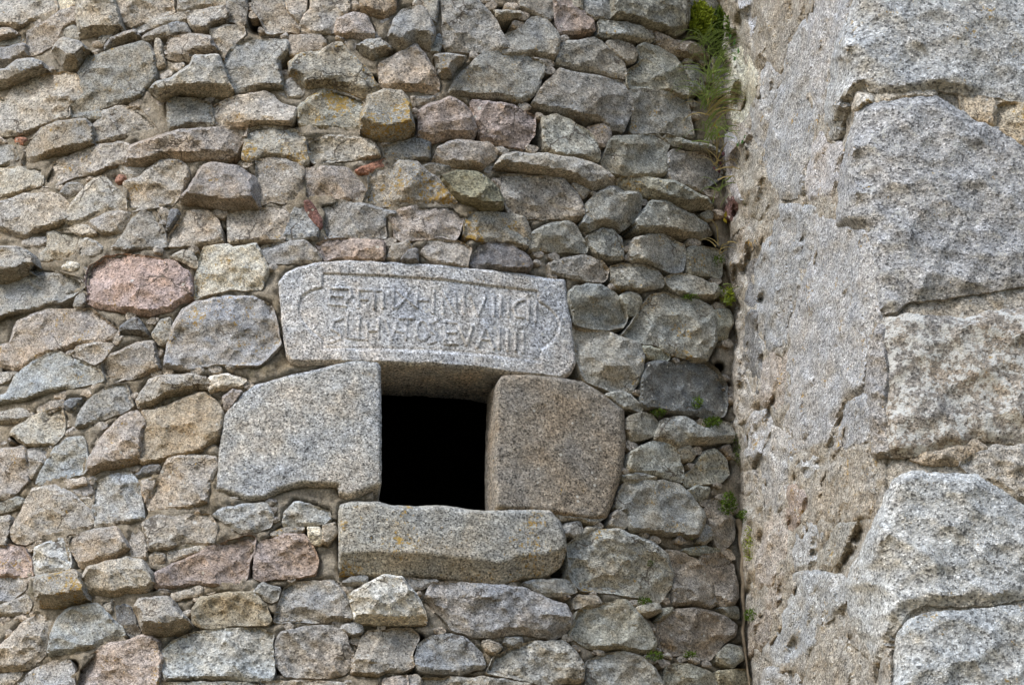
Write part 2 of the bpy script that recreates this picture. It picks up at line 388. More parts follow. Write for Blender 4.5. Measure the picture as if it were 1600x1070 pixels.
def parse(txt):
    ox = oy = 0; sc = 1.0; out = []
    for line in txt.strip().splitlines():
        a = line.split()
        if not a: continue
        if a[0] == 'T': ox, oy = float(a[1]), float(a[2]); continue
        code = a[0]; c = code[0]; rest = code[1:]; u, r = (rest.split('r')+['0'])[:2] if 'r' in rest else (rest, '0')
        out.append((c, float(u), float(r), ox, oy, [tuple(float(v) for v in q.split(',')) for q in a[1:]]))
    return out
TRACE = '''
T 0 0
g20 -80,-60 340,-60 350,70 250,110 150,165 85,200 60,165 -80,170
w40 -80,180 60,180 110,212 100,235 40,255 -80,270
l8 350,-60 470,-60 460,40 370,75 345,60
w25 165,195 250,150 330,100 400,60 465,45 470,100 455,150 400,185 370,230 350,270 290,305 200,345 165,335 150,300 170,240
g10 -80,265 110,225 145,245 140,270 60,290 -80,300
g45 -80,320 60,290 160,270 155,330 170,350 90,390 -80,430
w60 470,-60 690,-60 745,140 765,185 700,215 600,205 520,235 495,235 480,150 465,100
g105 325,320 350,275 380,240 440,245 500,265 555,325 510,370 480,425 395,440 360,380 335,350
w15 690,-60 1060,-60 1085,75 1000,105 900,135 820,165 770,150 730,90
w15 1095,-60 1400,-60 1390,30 1250,50 1100,75
w12 820,170 1000,110 1170,65 1175,90 1160,130 1050,145 1030,160 900,175 860,200 820,180
w30 1165,100 1200,70 1390,35 1410,60 1400,130 1300,165 1290,185 1200,195 1175,165
g15 1400,-60 1525,-60 1515,150 1500,165 1420,130 1400,60
g10 380,235 400,180 450,150 485,200 495,245 440,245
g10 605,235 640,212 700,215 690,235 655,255 650,285 625,260
g35 680,240 730,215 800,190 840,185 865,215 855,245 800,240 720,265 680,300 650,325 650,285
g18 880,230 1000,165 1040,160 1055,215 1000,225 930,245 880,250
d10 1040,155 1090,135 1150,150 1180,205 1120,210 1060,215
g15 505,415 545,345 640,330 700,310 780,285 870,262 920,275 950,330 955,400 965,450 950,500 900,545 870,595 800,630 700,645 620,670 550,700 480,725 435,725 430,668 525,578 500,520 480,460
w12 -80,620 36,610 100,530 200,490 300,455 420,445 480,465 500,520 520,575 430,665 435,715 330,750 160,825 -80,860
g10 490,700 600,685 630,695 620,735 500,735 475,720
g65 -80,440 36,430 100,380 200,365 250,385 292,440 230,475 150,500 60,545 -80,590
w10 960,240 985,235 1005,290 1015,390 1000,420 965,420 955,330
g40 1015,300 1060,225 1180,212 1300,225 1360,325 1190,332 1178,378 1100,372 1030,355
w75 975,610 920,560 960,510 1060,480 1180,400 1200,345 1360,335 1385,430 1440,580 1400,600 1250,585 1150,585 1000,618
w12 1295,180 1400,160 1510,165 1520,215 1450,265 1385,360 1350,300 1310,230
g30 1380,400 1400,340 1440,290 1500,265 1600,245 1780,245 1788,290 1775,340 1730,380 1745,470 1750,555 1600,545 1460,580 1440,560 1395,450
g30 1030,640 1080,605 1200,610 1305,640 1310,690 1325,770 1250,775 1150,790 1060,815 1040,750
w25 1310,660 1400,620 1500,590 1640,560 1700,600 1750,650 1830,672 1825,735 1795,775 1600,765 1450,780 1345,790 1320,740
w18 635,690 750,660 860,680 950,760 975,810 850,830 700,860 590,895 570,880 565,780 630,735
w45 150,900 250,800 350,755 530,740 570,780 565,880 575,905 480,930 350,960 200,1010 140,1030
g15 -80,910 80,900 120,985 60,1010 -80,1060
r8 90,860 160,855 155,890 95,895
w55 800,900 950,850 1100,810 1300,790 1530,790 1525,850 1450,970 1250,985 1000,1000 870,1035 780,1030
y20 1500,980 1540,800 1640,785 1830,800 1885,850 1910,1000 1870,1030 1800,980 1640,965 1540,995
T 400 0
w12 -30,-60 150,-60 200,80 260,170 265,205 180,195 60,205 30,120 -20,60
w15 260,160 300,90 340,60 330,-60 570,-60 580,60 500,110 490,205 380,210 270,205
w25 500,110 600,80 690,100 740,215 720,240 560,230 490,212
w8 165,-60 320,-60 310,60 260,150 200,80
t40 650,-60 870,-60 865,70 800,105 700,85 650,60
g110 820,190 860,110 900,60 1020,36 1060,60 1110,170 1115,230 1080,320 1000,270 960,300 900,330 860,300 815,250
g8 1030,-60 1125,-60 1130,80 1120,150 1090,130 1050,60
g8 1110,230 1140,215 1148,270 1130,330 1085,325
g25 1145,-60 1330,-60 1430,60 1500,150 1550,250 1570,315 1500,330 1350,318 1180,315 1155,280 1155,100
w30 1440,60 1640,70 1640,110 1500,120
g65 620,290 680,250 760,240 860,300 840,330 760,350 720,375 660,330
w8 205,215 400,215 440,260 400,310 300,330 210,350 205,300
y55 195,390 250,340 400,320 480,265 530,265 610,350 690,430 740,510 770,550 740,580 660,605 580,570 480,545 300,545 260,490 210,470
w10 175,540 190,500 240,480 290,540 290,590 200,610
w45 765,405 900,320 990,270 1040,330 1100,430 1130,520 1125,580 1000,565 870,555 790,550 765,500
g75 1100,345 1190,335 1310,350 1300,380 1240,430 1210,490 1150,490 1120,420
g30 1165,605 1250,480 1320,400 1400,325 1580,325 1700,345 1785,400 1780,470 1725,590 1645,628 1500,610 1300,595 1230,585
y18 260,670 330,600 440,545 540,570 680,625 690,680 650,720 640,810 430,800 270,790
y110 645,730 690,640 690,590 790,560 900,560 960,640 985,830 900,860 800,875 700,850 650,820
w8 950,590 1120,600 1060,640 970,660
p55 1005,700 1060,650 1200,600 1280,640 1330,700 1365,800 1345,870 1200,860 1080,880 1010,840
p30 1335,625 1500,630 1600,650 1730,725 1730,830 1660,920 1560,900 1400,880 1360,780 1345,700
w12 315,870 450,840 700,860 760,920 780,970 600,990 350,1005 320,930
g12 780,920 880,880 980,855 1080,880 1080,990 880,990 790,970
w45 1090,1000 1130,910 1200,870 1440,885 1495,930 1480,980 1400,1040 1220,1030
r8 610,1060 700,1020 800,980 820,1010 740,1060 650,1085
T 800 0
g12 40,-60 240,-60 250,60 255,110 230,130 150,90 60,50
p15 255,-60 360,-60 440,75 500,120 520,190 470,205 350,205 300,200 260,110
g8 370,-60 445,-60 440,70 380,50
g8 455,-60 620,-60 615,115 520,115 460,80
w45 630,-60 1100,-60 1105,130 1060,210 1000,225 920,185 800,150 635,110
g8 1110,-60 1340,-60 1330,150 1120,120
g30 60,170 120,105 190,100 240,150 280,205 300,230 290,330 260,370 190,355 120,345 -60,350 -60,230 -30,210
w8 120,355 250,380 260,410 205,400
g22 290,330 300,270 400,250 500,235 560,260 690,390 715,450 700,490 600,465 450,440 280,395
g25 540,130 700,140 800,170 880,235 870,255 780,260 680,240 545,225
w12 590,260 650,250 740,280 775,340 750,395 710,400 650,340 600,290
w12 780,290 820,270 900,290 1000,350 1060,420 1100,520 1110,590 1080,605 1000,570 880,550 730,545 720,440 800,380
p35 880,190 1000,250 1130,260 1180,290 1235,370 1130,365 1000,345 920,300
w8 1070,405 1150,400 1200,560 1120,590 1100,500
g8 1235,360 1330,340 1340,450 1300,600 1250,500
g30 120,650 200,520 290,430 400,450 560,480 690,500 740,620 745,700 690,820 620,800 560,750 380,715 320,700 200,680
g18 720,560 800,550 950,565 1080,600 1100,700 1130,850 1000,830 870,820 740,825 750,700 745,640
w25 950,840 1120,880 1240,900 1300,960 1130,930 1000,900
g18 190,725 280,710 370,745 480,820 550,940 540,1005 450,980 300,960 210,930 195,830
p12 460,790 560,770 610,800 605,870 570,910 530,890 490,830
w15 560,1010 600,880 640,850 900,830 975,890 960,960 955,1080 850,1100 700,1090 580,1050
g15 965,950 1000,930 1150,950 1290,1000 1300,1100 1180,1180 1000,1140 965,1080
T 0 260
w12 -80,20 100,0 250,5 268,40 262,110 200,130 100,170 -80,200
w12 260,120 290,40 330,-20 480,-90 640,-140 740,-150 800,-130 790,-60 760,0 700,10 600,40 430,75 380,100 300,120
w30 -80,235 60,210 150,170 330,160 400,200 430,240 410,340 350,370 260,400 180,440 150,450 60,420 -80,380
g12 370,165 420,110 490,105 510,140 450,180 410,200 385,180
w25 405,320 430,240 500,160 570,80 640,55 740,150 770,190 780,270 640,290 560,320 500,350 405,370
r15 715,90 740,50 785,65 775,95 735,112
w8 750,10 900,10 880,50 800,90 785,60 750,40
w12 770,100 870,60 930,0 1000,-40 1100,-40 1160,0 1170,40 1140,120 1070,240 980,250 880,260 800,275 780,240
w70r45 1120,205 1170,120 1250,0 1300,-20 1480,0 1580,70 1605,120 1610,255 1400,262 1250,245 1120,220
w12 1405,290 1450,265 1600,260 1750,265 1790,300 1755,450 1700,470 1560,465 1420,465 1408,380
w15 1035,490 1050,420 1120,320 1150,275 1300,280 1360,340 1380,460 1200,490
d8 1030,400 1060,270 1100,265 1110,300 1060,360
g12 680,510 780,400 810,330 880,270 940,265 970,290 1010,400 1030,490 880,515 780,530
w20r40 540,350 640,300 740,280 810,290 790,350 760,410 700,420 630,425
w12 210,580 290,500 290,410 380,395 480,400 500,440 470,560 380,590 230,600
w8 410,385 470,360 540,365 600,420 500,430
w10 470,565 500,470 540,440 640,500 630,530 590,555
g8 140,470 180,445 280,440 290,480 240,495 150,490
g110 -80,500 100,490 170,520 200,570 210,620 190,680 60,730 -80,740
P30 535,700 550,620 640,560 780,545 930,560 1080,590 1160,650 1195,740 1190,810 1100,850 1050,890 920,930 820,900 620,880 540,850
w12 1050,560 1130,520 1190,530 1225,600 1220,630 1140,600
l25 1205,720 1255,500 1330,485 1420,480 1440,500 1590,475 1620,540 1660,630 1620,760 1580,770 1420,760 1250,800 1205,830
l6 380,630 420,595 480,605 470,640
g14 -80,760 100,700 260,630 330,640 480,690 530,740 460,790 380,830 280,860 200,900 60,920 -80,960
g12 460,870 480,810 515,780 525,830 490,885
w20 -80,1120 60,1100 100,960 250,900 400,880 560,880 640,940 740,1010 735,1045 600,1085 480,1100 400,1130 240,1175 180,1220 90,1260 40,1250 -80,1230
d25 745,990 800,950 850,940 910,1020 900,1045 800,1030 750,1025
g10 940,1040 1000,950 1050,940 1060,1000 1030,1100 990,1110
B12 1015,1240 1030,1130 1070,980 1130,880 1200,840 1400,800 1560,800 1680,860 1720,960 1740,1090 1700,1150 1600,1230 1450,1220 1350,1215 1180,1255 1080,1255
T 400 260
w15 0,-40 100,-50 200,-40 300,10 295,100 260,220 160,230 90,215 30,240 10,180
w14 295,120 310,20 420,0 480,10 570,10 620,70 690,160 640,225 520,210 400,195 290,210
y35 665,220 700,150 700,60 760,10 850,0 880,-40 1000,-30 1060,30 1130,80 1220,200 1245,240 1100,240 950,235 850,245 700,238
g12 1010,10 1090,-20 1200,0 1190,20 1120,40 1110,60
o55 1140,60 1240,25 1360,25 1440,80 1500,140 1540,200 1530,270 1400,270 1290,230 1230,200 1160,110
w10 1460,80 1560,60 1585,120 1560,180 1530,150
g12 410,290 380,240 500,210 640,230 780,260 870,280 850,310 800,320 805,440 700,445 560,440 430,445 400,380
w14 820,320 900,260 1100,240 1230,250 1280,300 1270,400 1240,460 1150,430 1000,450 900,460 860,440 850,350
y25 1285,410 1300,290 1450,280 1600,300 1670,320 1695,400 1690,500 1600,490 1500,465 1400,455 1290,430
q8 290,215 330,215 370,270 400,330 400,390 370,360 320,290
b12 170,430 200,330 240,250 290,260 330,320 380,380 385,450 280,460 180,450
g14 20,510 150,470 300,460 360,500 410,560 400,590 300,590 200,595 90,605 50,570
p14 370,480 440,450 600,445 790,460 800,580 700,590 560,575 480,560 430,580
w10 805,570 850,490 940,460 970,510 900,570 870,585
d30 880,575 960,520 1000,510 1005,600 900,600
w14 1020,540 1080,460 1250,465 1330,510 1310,600 1310,630 1130,600 1080,580
d25 1325,580 1370,500 1460,465 1590,490 1680,550 1720,600 1690,645 1580,650 1450,630 1330,625
T 800 260
w55 -120,5 -60,-60 0,-80 150,-80 400,-50 550,0 620,50 655,100 560,135 490,150 380,90 250,60 100,40 0,25 -120,15
w65 650,110 680,70 850,65 1000,90 1120,150 1220,200 1250,265 1100,270 1000,240 830,190 700,150
g25 -60,60 30,50 130,60 250,60 330,80 400,170 440,230 460,300 440,320 380,330 280,320 180,330 100,320 -20,290 -60,200
w10 370,100 420,100 485,150 440,200 400,160
g40r50 460,240 500,190 590,130 640,125 700,160 790,170 800,220 790,290 740,340 680,400 570,370 480,410 430,370 460,300
w45 765,340 800,290 860,210 960,210 1010,250 1100,300 1200,350 1240,420 1170,455 1080,440 970,415 780,415
w8 1170,300 1220,270 1250,290 1240,330 1200,340
g18 110,490 130,410 200,360 330,335 400,370 430,430 465,490 460,535 340,525 120,520
g22 470,430 560,380 620,390 680,450 700,550 690,580 600,580 520,550 490,500
g14 -50,310 60,310 100,350 110,420 100,500 20,480 -50,470
g20r20 730,540 750,450 850,425 950,430 1060,490 1080,560 1060,640 1010,655 900,620 850,595 740,600
w14 1090,560 1100,500 1200,500 1300,520 1290,690 1200,680 1100,670
g16 220,600 300,570 450,550 560,590 600,640 590,690 560,720 450,700 350,680 250,660
w14 610,620 680,600 800,610 900,650 950,710 930,750 800,770 650,755 620,700
g22 945,680 1050,670 1150,690 1270,730 1300,780 1260,820 1130,810 1030,790 970,740
g16 345,790 380,740 460,730 560,740 650,800 690,870 715,940 690,990 600,1005 480,1000 390,970 360,860
g12 670,800 720,780 790,800 800,850 770,915 730,920 690,850
g14 690,1040 760,950 800,870 860,800 950,775 1020,810 1150,830 1240,870 1270,950 1270,1090 1210,1205 1150,1200 1050,1180 940,1140 870,1100 780,1090
g14 375,1000 450,1015 560,1020 680,1060 790,1100 820,1180 820,1250 790,1330 740,1400 620,1390 500,1350 450,1330 400,1200 385,1100
w8 1250,890 1340,880 1370,940 1330,1070 1270,1060
T 0 530
B18 -80,380 36,330 90,230 190,150 290,100 350,80 430,110 520,140 620,200 640,250 500,290 370,310 250,335 160,375 40,400 -80,420
w14 640,230 630,150 700,90 850,20 950,10 970,100 990,180 900,215 750,250 680,260
w8 450,100 480,50 600,20 700,30 640,120 590,150
w8 0,210 60,200 110,205 60,250 -20,290
w35 845,380 920,250 1000,225 1180,215 1280,235 1290,300 1200,315 1030,365 940,410 860,430
l10 1300,240 1400,210 1530,250 1500,280 1300,320
w25 -80,470 60,440 130,430 200,460 150,500 50,520 -80,520
w8 240,430 320,385 395,380 390,420 300,450 240,460
d20 400,400 440,370 530,360 490,400 440,440 405,430
w8 1380,360 1440,310 1500,320 1470,380 1420,440 1390,430
g22 470,540 480,470 540,380 620,320 700,280 790,290 810,370 830,410 740,455 640,495 540,540 480,555
w12 60,590 80,545 200,480 300,440 380,425 400,500 400,570 380,600 340,645 250,655 160,660 110,620
w45 540,820 545,740 600,640 680,540 740,480 850,440 900,520 862,640 863,760 750,785 640,810 560,838
t22 868,440 960,440 1080,390 1180,350 1260,330 1350,380 1380,450 1375,540 1355,600 1290,660 1240,700 1100,725 1000,755 890,780 868,760 872,640 910,520
B14 220,890 240,840 290,740 340,670 420,610 510,600 530,650 540,740 525,830 440,850 330,880 240,910
w10 -80,680 150,670 170,740 165,880 80,980 -80,1000
w8 170,690 320,660 280,740 210,850 180,860
b14 570,940 600,880 720,830 810,830 860,900 880,1000 890,1115 720,1145 590,1165 580,1070
w16 930,960 990,850 1040,740 1180,710 1340,730 1345,790 1300,880 1280,1010 1200,1035 1050,1060 930,1075 900,1030
d12 820,850 900,790 990,780 980,820 860,860
w8 870,880 960,850 950,930 900,1010 880,960
g12 430,930 560,905 570,960 520,980 450,960
w8 400,880 520,855 550,900 430,925
w8 480,985 560,975 575,1050 530,1020
g12 -80,1030 100,980 150,990 140,1020 80,1060 -80,1090
w18 70,1180 160,1000 200,920 350,900 430,940 500,1000 570,1070 580,1130 560,1170 400,1200 260,1225 160,1270 80,1250 60,1200
w10 -80,1120 60,1090 60,1200 36,1280 -80,1290
T 800 530
d18 800,400 800,240 830,150 900,130 1020,150 1120,130 1200,140 1270,190 1330,290 1340,400 1310,480 1200,490 1130,460 1040,460 930,440 830,430
w8 810,40 860,40 940,80 980,110 970,130 830,120
g12 580,340 680,320 740,345 810,430 800,445 720,430 690,430
w14 705,560 720,480 800,450 860,470 915,540 880,590 820,620 750,625
g42 910,560 930,500 1020,475 1080,480 1150,540 1220,560 1300,510 1350,520 1375,590 1370,635 1200,640 1040,670 900,625
g18 715,760 740,700 800,660 870,635 960,645 1030,700 1060,800 1055,880 950,860 860,830 720,820
w12 1020,690 1100,660 1135,710 1110,750 1050,760
w14 1060,860 1150,760 1190,690 1260,670 1330,750 1350,830 1300,880 1200,890 1070,910
p10 1300,670 1340,650 1365,690 1340,720
g14 645,1040 660,940 700,890 800,870 950,870 1040,900 1110,970 1180,1060 1200,1100 1160,1220 1110,1230 1040,1210 900,1195 740,1185 720,1080
w10 1090,930 1150,905 1220,920 1210,980 1160,1005
p14 1200,1060 1240,980 1290,1000 1380,1120 1370,1240 1300,1310 1255,1250 1240,1180
w8 680,840 800,830 900,860 830,870 690,880
T 0 800
w14 880,70 940,30 1100,15 1290,10 1350,80 1330,130 1320,200 1150,210 1000,230 915,245 910,170
B14 200,310 210,220 300,180 390,155 420,220 440,300 440,345 330,365 220,385
p14 -80,250 60,200 150,220 190,300 205,390 120,400 -80,405
w35 420,200 420,150 560,110 720,90 790,200 790,240 700,290 600,315 500,345 470,290
w8 800,180 830,100 880,130 910,230 900,290 820,290
y90 215,500 220,390 330,375 450,350 490,370 510,440 530,550 430,580 300,590 240,590
w40 540,520 510,400 540,340 640,310 780,280 880,300 930,360 945,440 910,490 800,510 700,525 600,535 545,530
w8 925,280 960,250 1020,260 1020,310 960,330 935,325
w8 1040,250 1190,215 1300,205 1200,260 1040,305
p12 955,440 960,370 1100,310 1200,270 1320,210 1440,170 1540,145 1580,160 1570,240 1540,320 1530,400 1490,460 1380,450 1230,440 1100,465 960,470
g10 1060,510 1150,480 1240,465 1250,500 1160,530 1080,545
g12 -80,420 100,400 170,420 160,480 100,520 50,560 -80,600
w16 -80,600 60,560 160,510 190,560 180,620 60,640 -80,645
t12 1190,690 1190,600 1230,530 1400,500 1560,490 1600,530 1650,570 1680,660 1660,690 1560,695 1400,700 1250,715
w80 820,600 860,540 960,520 1060,530 1100,590 1150,640 1180,700 1120,740 1000,765 890,740 870,690
d12 720,640 710,580 760,560 810,580 850,680 870,750 830,780 780,740 730,690
w8 610,560 700,530 700,620 660,620
B28 290,860 310,760 350,660 400,600 500,570 600,560 660,620 720,680 770,740 760,780 660,800 540,850 420,870 310,890
w35r35 -80,900 60,770 150,670 240,630 310,660 320,700 290,790 280,880 230,920 180,970 100,980 -80,980
B14 60,1100 200,980 320,920 430,920 460,980 455,1130 60,1130
w10 -80,1000 150,990 60,1080 -80,1090
p14 463,1130 480,980 560,890 680,810 800,790 880,760 990,790 1000,900 990,1000 980,1130
b14 1000,960 1000,860 1060,800 1200,740 1350,720 1600,720 1690,760 1695,1000 1680,1040 1450,1030 1200,1030 1030,1040
g20 1000,1060 1400,1050 1600,1070 1620,1180 1000,1180
T 400 800
p14 -15,400 0,200 60,170 170,140 300,130 340,190 370,260 385,300 370,375 240,400 30,420
g8 90,140 150,100 300,90 280,120 150,150
b14 -270,20 -200,-30 60,-60 105,20 90,90 0,120 -100,130 -200,60
b18 170,60 180,0 240,-70 300,-60 450,-10 465,30 430,65 300,80 175,85
l8 315,90 400,90 410,180 370,200 330,170
w8 410,80 490,60 500,130 440,200 410,190
g24 105,685 130,600 170,470 250,430 480,425 540,490 590,600 605,650 590,680 480,670 350,680
g18 -20,500 40,440 150,470 130,540 90,560
l55 565,510 700,430 800,390 900,395 940,450 1000,530 1050,620 1055,690 900,695 700,690 620,680
g10 530,430 600,400 690,400 680,430 560,450
g14 920,405 1000,410 1130,430 1040,468 960,475
b45 1040,530 1080,450 1200,425 1400,445 1640,470 1800,530 1920,570 1960,650 1945,730 1850,785 1700,760 1585,750 1450,775 1330,765 1210,725 1180,680 1100,600
g30 115,900 120,800 150,740 300,710 480,700 560,760 600,870 600,950 560,1000 480,1020 300,1020 180,1010 120,950
w14 590,1000 610,900 650,780 700,730 960,720 1010,770 970,880 980,950 900,985 800,985 750,1015
g10 560,690 650,700 660,740 600,770 500,720
b24 990,900 1010,820 1080,770 1200,750 1310,780 1400,870 1420,960 1340,980 1270,1000 1100,990 1010,980
w8 1400,800 1450,790 1530,830 1480,880 1430,860
g16 1430,990 1470,890 1600,830 1700,800 1900,800 1990,870 2030,960 2020,1050 1800,1070 1600,1030 1500,1000
w12 790,1030 940,1000 960,1160 780,1160
w12 1030,1030 1200,1020 1500,1030 1700,1060 1700,1160 1030,1160
w12 30,1045 400,1045 560,1060 560,1160 30,1160
T 800 800
g12 300,120 330,70 420,60 440,130 400,155 330,150
w8 240,-10 400,-40 570,-20 570,30 500,70 430,50 300,50
w8 455,90 560,100 470,140 445,140
g14 610,70 640,0 680,-30 740,-10 740,60 690,105 620,95
g24 350,300 340,200 400,150 520,105 680,110 760,150 880,190 960,260 1000,380 980,470 920,550 850,540 700,510 560,490 420,480 360,400
p14 950,235 1060,260 1180,320 1240,430 1270,560 1230,590 1100,570 1010,570 1005,400
p14 1180,265 1280,250 1370,320 1400,450 1410,520 1380,570 1310,600 1265,540 1245,430 1190,330
g12 1150,190 1160,100 1200,65 1240,100 1230,170 1190,200
w10 1060,230 1180,210 1300,235 1180,262 1120,262
b16 60,440 130,420 330,410 380,440 410,495 300,515 190,515 130,470
w8 380,540 420,510 540,530 560,570 450,590 390,600
g25 770,590 850,560 910,560 935,620 850,640 810,650
w22 360,760 400,620 450,590 600,560 700,540 760,600 850,710 890,810 880,860 780,865 650,845 500,850 440,820
p16 895,800 910,680 1020,600 1150,590 1300,640 1390,700 1380,760 1300,820 1230,915 1100,890 1000,880 920,850
g14 1270,880 1340,820 1420,830 1440,910 1370,960 1280,930
g14 460,1060 470,920 560,880 680,865 800,890 900,980 940,1060 940,1150 460,1150
w14 955,1040 960,960 1010,930 1120,950 1240,1000 1270,1050 1260,1150 960,1150
t16 1280,985 1450,965 1500,1060 1480,1150 1290,1150
g12 -40,770 60,770 70,810 0,840 -60,810
w8 930,600 1000,590 960,640 900,680 
w8 1280,590 1400,580 1410,660 1340,650
'''
RTRACE = '''
T 1120 0
A14 660,-60 1640,-60 1640,470 1400,475 1300,440 1200,445 1040,410 880,440 750,425 680,400 600,470 545,640 510,560 530,400 560,200 640,30
B8 430,-60 640,-60 600,100 560,200 530,350 500,480 480,530 440,450 430,300 430,150
B12 270,450 300,380 330,220 400,90 430,200 430,400 465,520 460,620 430,700 400,900 300,920 240,840 220,700 260,560
B8 465,620 545,650 575,700 560,800 520,920 440,930 405,880 435,720
w8 190,-60 420,-60 400,80 340,190 300,340 270,330 230,280 180,330 180,180 200,60
w8 80,-60 185,-60 180,80 140,200 130,100
l8 60,380 90,240 130,220 185,370 180,400 130,540 90,590 60,490
w8 160,520 190,400 240,280 290,370 260,500 230,600 210,680 170,620
w8 90,780 130,700 210,700 230,800 280,900 240,960 200,1030 150,1000 120,880
w8 20,640 60,620 110,690 60,800 100,900 120,960 80,900
q8 20,1000 70,920 110,960 60,1040
w8 60,600 120,560 160,620 120,690
l10 640,490 660,440 715,440 720,470 680,500 640,520
w10 740,450 840,430 1020,430 1010,450 860,460 720,490
t10 1150,520 1140,440 1280,460 1290,590 1215,565
t10 1300,490 1640,490 1640,800 1400,665 1300,590
B20 575,860 600,740 660,520 700,495 860,470 1020,460 1080,500 1150,530 1210,575 1300,600 1390,670 1640,820 1640,1330 1400,1320 1200,1350 1000,1380 900,1390 770,1450 750,1350 740,1150 700,1060 560,1060
T 1120 355
w8 190,330 190,180 250,40 300,-100 460,-90 450,100 400,200 380,300 340,400 320,560 220,590 190,470
B14 470,-70 550,-20 690,10 735,100 745,300 755,450 700,600 690,740 600,800 560,900 540,1000 330,1070 325,700 340,450 385,300 425,200 460,60
g8 705,600 765,450 790,650 780,850 800,1050 730,1060 715,850 695,740
w8 50,200 60,30 150,-30 180,50 130,150 110,370 60,300
d8 125,350 135,180 180,150 188,330 160,370
w8 50,560 80,420 118,390 118,600 135,700 185,790 150,880 110,920 80,800 60,730
d8 125,600 130,400 190,400 195,600 205,700 190,775 145,690
w8 210,640 260,580 320,565 320,720 300,900 260,860 200,790
w8 120,1000 170,860 240,850 260,900 200,1070 130,1070
B8 210,1070 240,930 320,900 328,1070 330,1300 280,1330 200,1320
w8 560,1000 600,830 690,780 720,900 710,1000 640,1030 550,1050
W14 775,440 900,410 1150,440 1250,400 1640,380 1640,960 1400,1000 1200,980 1050,1030 900,1050 805,1050 785,900 780,600
t12 900,1060 1050,1040 1200,1000 1250,1030 1230,1060 1120,1090 960,1090
w12 1270,1030 1640,1000 1640,1280 1400,1260 1300,1190 1200,1150 1130,1100
T 1120 710
w8 335,60 335,20 520,10 500,40 460,80 440,110 350,60 
w8 500,60 600,-20 720,-50 730,100 740,200 700,300 620,310 560,320 480,320 430,300 440,180
p8 320,170 360,140 410,200 400,320 340,350 320,290
w8 240,280 300,190 325,200 320,350 350,380 330,480 290,530 260,610 200,620 170,560 170,480 210,430
w8 350,440 420,310 500,350 480,440 430,530 350,530
w8 470,520 500,400 560,330 660,315 640,380 600,470 530,540
w8 110,100 160,80 200,100 190,210 120,180
w8 230,740 240,620 300,540 330,560 320,680 270,760
w8 330,700 360,560 430,540 560,560 620,600 600,720 500,760 440,900 380,960 300,1000 220,930 240,860 300,780
w8 130,870 180,740 230,720 275,780 230,870 150,960 130,930
w8 180,1200 230,990 370,980 370,1200
w10 380,1200 450,900 520,840 620,850 740,960 740,1200
B18 870,95 930,88 1100,92 1200,100 1300,160 1400,240 1640,340 1640,620 1300,690 1100,690 950,680 880,720 800,840 750,960 700,890 620,720 610,600 660,480 730,340 790,200 830,120
B18 820,1200 825,1000 840,850 900,770 1000,745 1200,730 1640,690 1640,1200
w8 760,1200 770,960 800,900 810,1000 800,1200
'''

CODE = {'w': (.42, .39, .348), 'g': (.35, .345, .325), 'b': (.385, .395, .40), 'B': (.44, .447, .45), 'l': (.66, .63, .55), 't': (.41, .355, .275),
        'p': (.41, .345, .31), 'P': (.42, .33, .31), 'd': (.21, .215, .22), 'r': (.33, .18, .13), 'q': (.22, .13, .12),
        'y': (.37, .36, .315), 'o': (.25, .24, .17), 'A': (.435, .445, .46), 'W': (.29, .27, .24)}
def colour(o, code, i, tint=1.0):
    c = np.array(CODE[code]); rg = np.random.default_rng(i*13+5)
    c = c*rg.uniform(.86, 1.14)*(1+rg.uniform(-.018, .018, 3))*tint
    a = {'y': 0.08, 'o': .6}.get(code, .86 if rg.random() < .7 else .55)
    o.color = (*c, a)

# ------------------------------------------------------------------ ground
link('ground', [(-60, -60, 0), (60, -60, 0), (60, 60, 0), (-60, 60, 0)], [(0, 1, 2, 3)], M['ground'], smooth=False)['kind'] = 'structure'

# ------------------------------------------------------------------ the round tower
tower = thing('stone_tower', (CX, CY, 0), 'round rubble stone tower with a small square window under a carved lintel', 'tower')
K1 = 400/1585
polys = []
stones = []
for i, (c, u, r, ox, oy, pts) in enumerate(parse(TRACE)):
    stones.append((i, c, u*K1, r*K1, [(ox+x*K1, oy+y*K1) for x, y in pts]))
for i, c, u, r, pts in stones:
    polys.append(np.array(pts))
    sz = math.sqrt(abs(np.ptp([p[0] for p in pts])*np.ptp([p[1] for p in pts])))
    V, Fc = stone_mesh(Tower, pts, s=3.2 if sz < 60 else 3.8, u=u, r=r, amp=min(1, .45+sz/120), seed=i, D=None, depth=.13)
    o = link_local('stone', V, Fc, M['stone'], tower, sharp=22)
    cx = np.mean([p[0] for p in pts])
    gy_ = min(max((cx-780)/250, 0), 1)          # tint grows greyer, more olive and darker towards the angle
    colour(o, c, i, 1-gy_*np.array([.2, .15, .14])*(c in 'wtp')-gy_*np.array([.04, .02, .04]))
    if c in 'PlrqoB' and sz > 30:
        lab = {'P': 'large rounded rose pink stone', 'l': 'pale cream stone', 'r': 'broken red brick', 'q': 'dark red stone', 'o': 'olive mossy stone', 'B': 'pale blue grey stone'}[c]
        o['label'] = lab

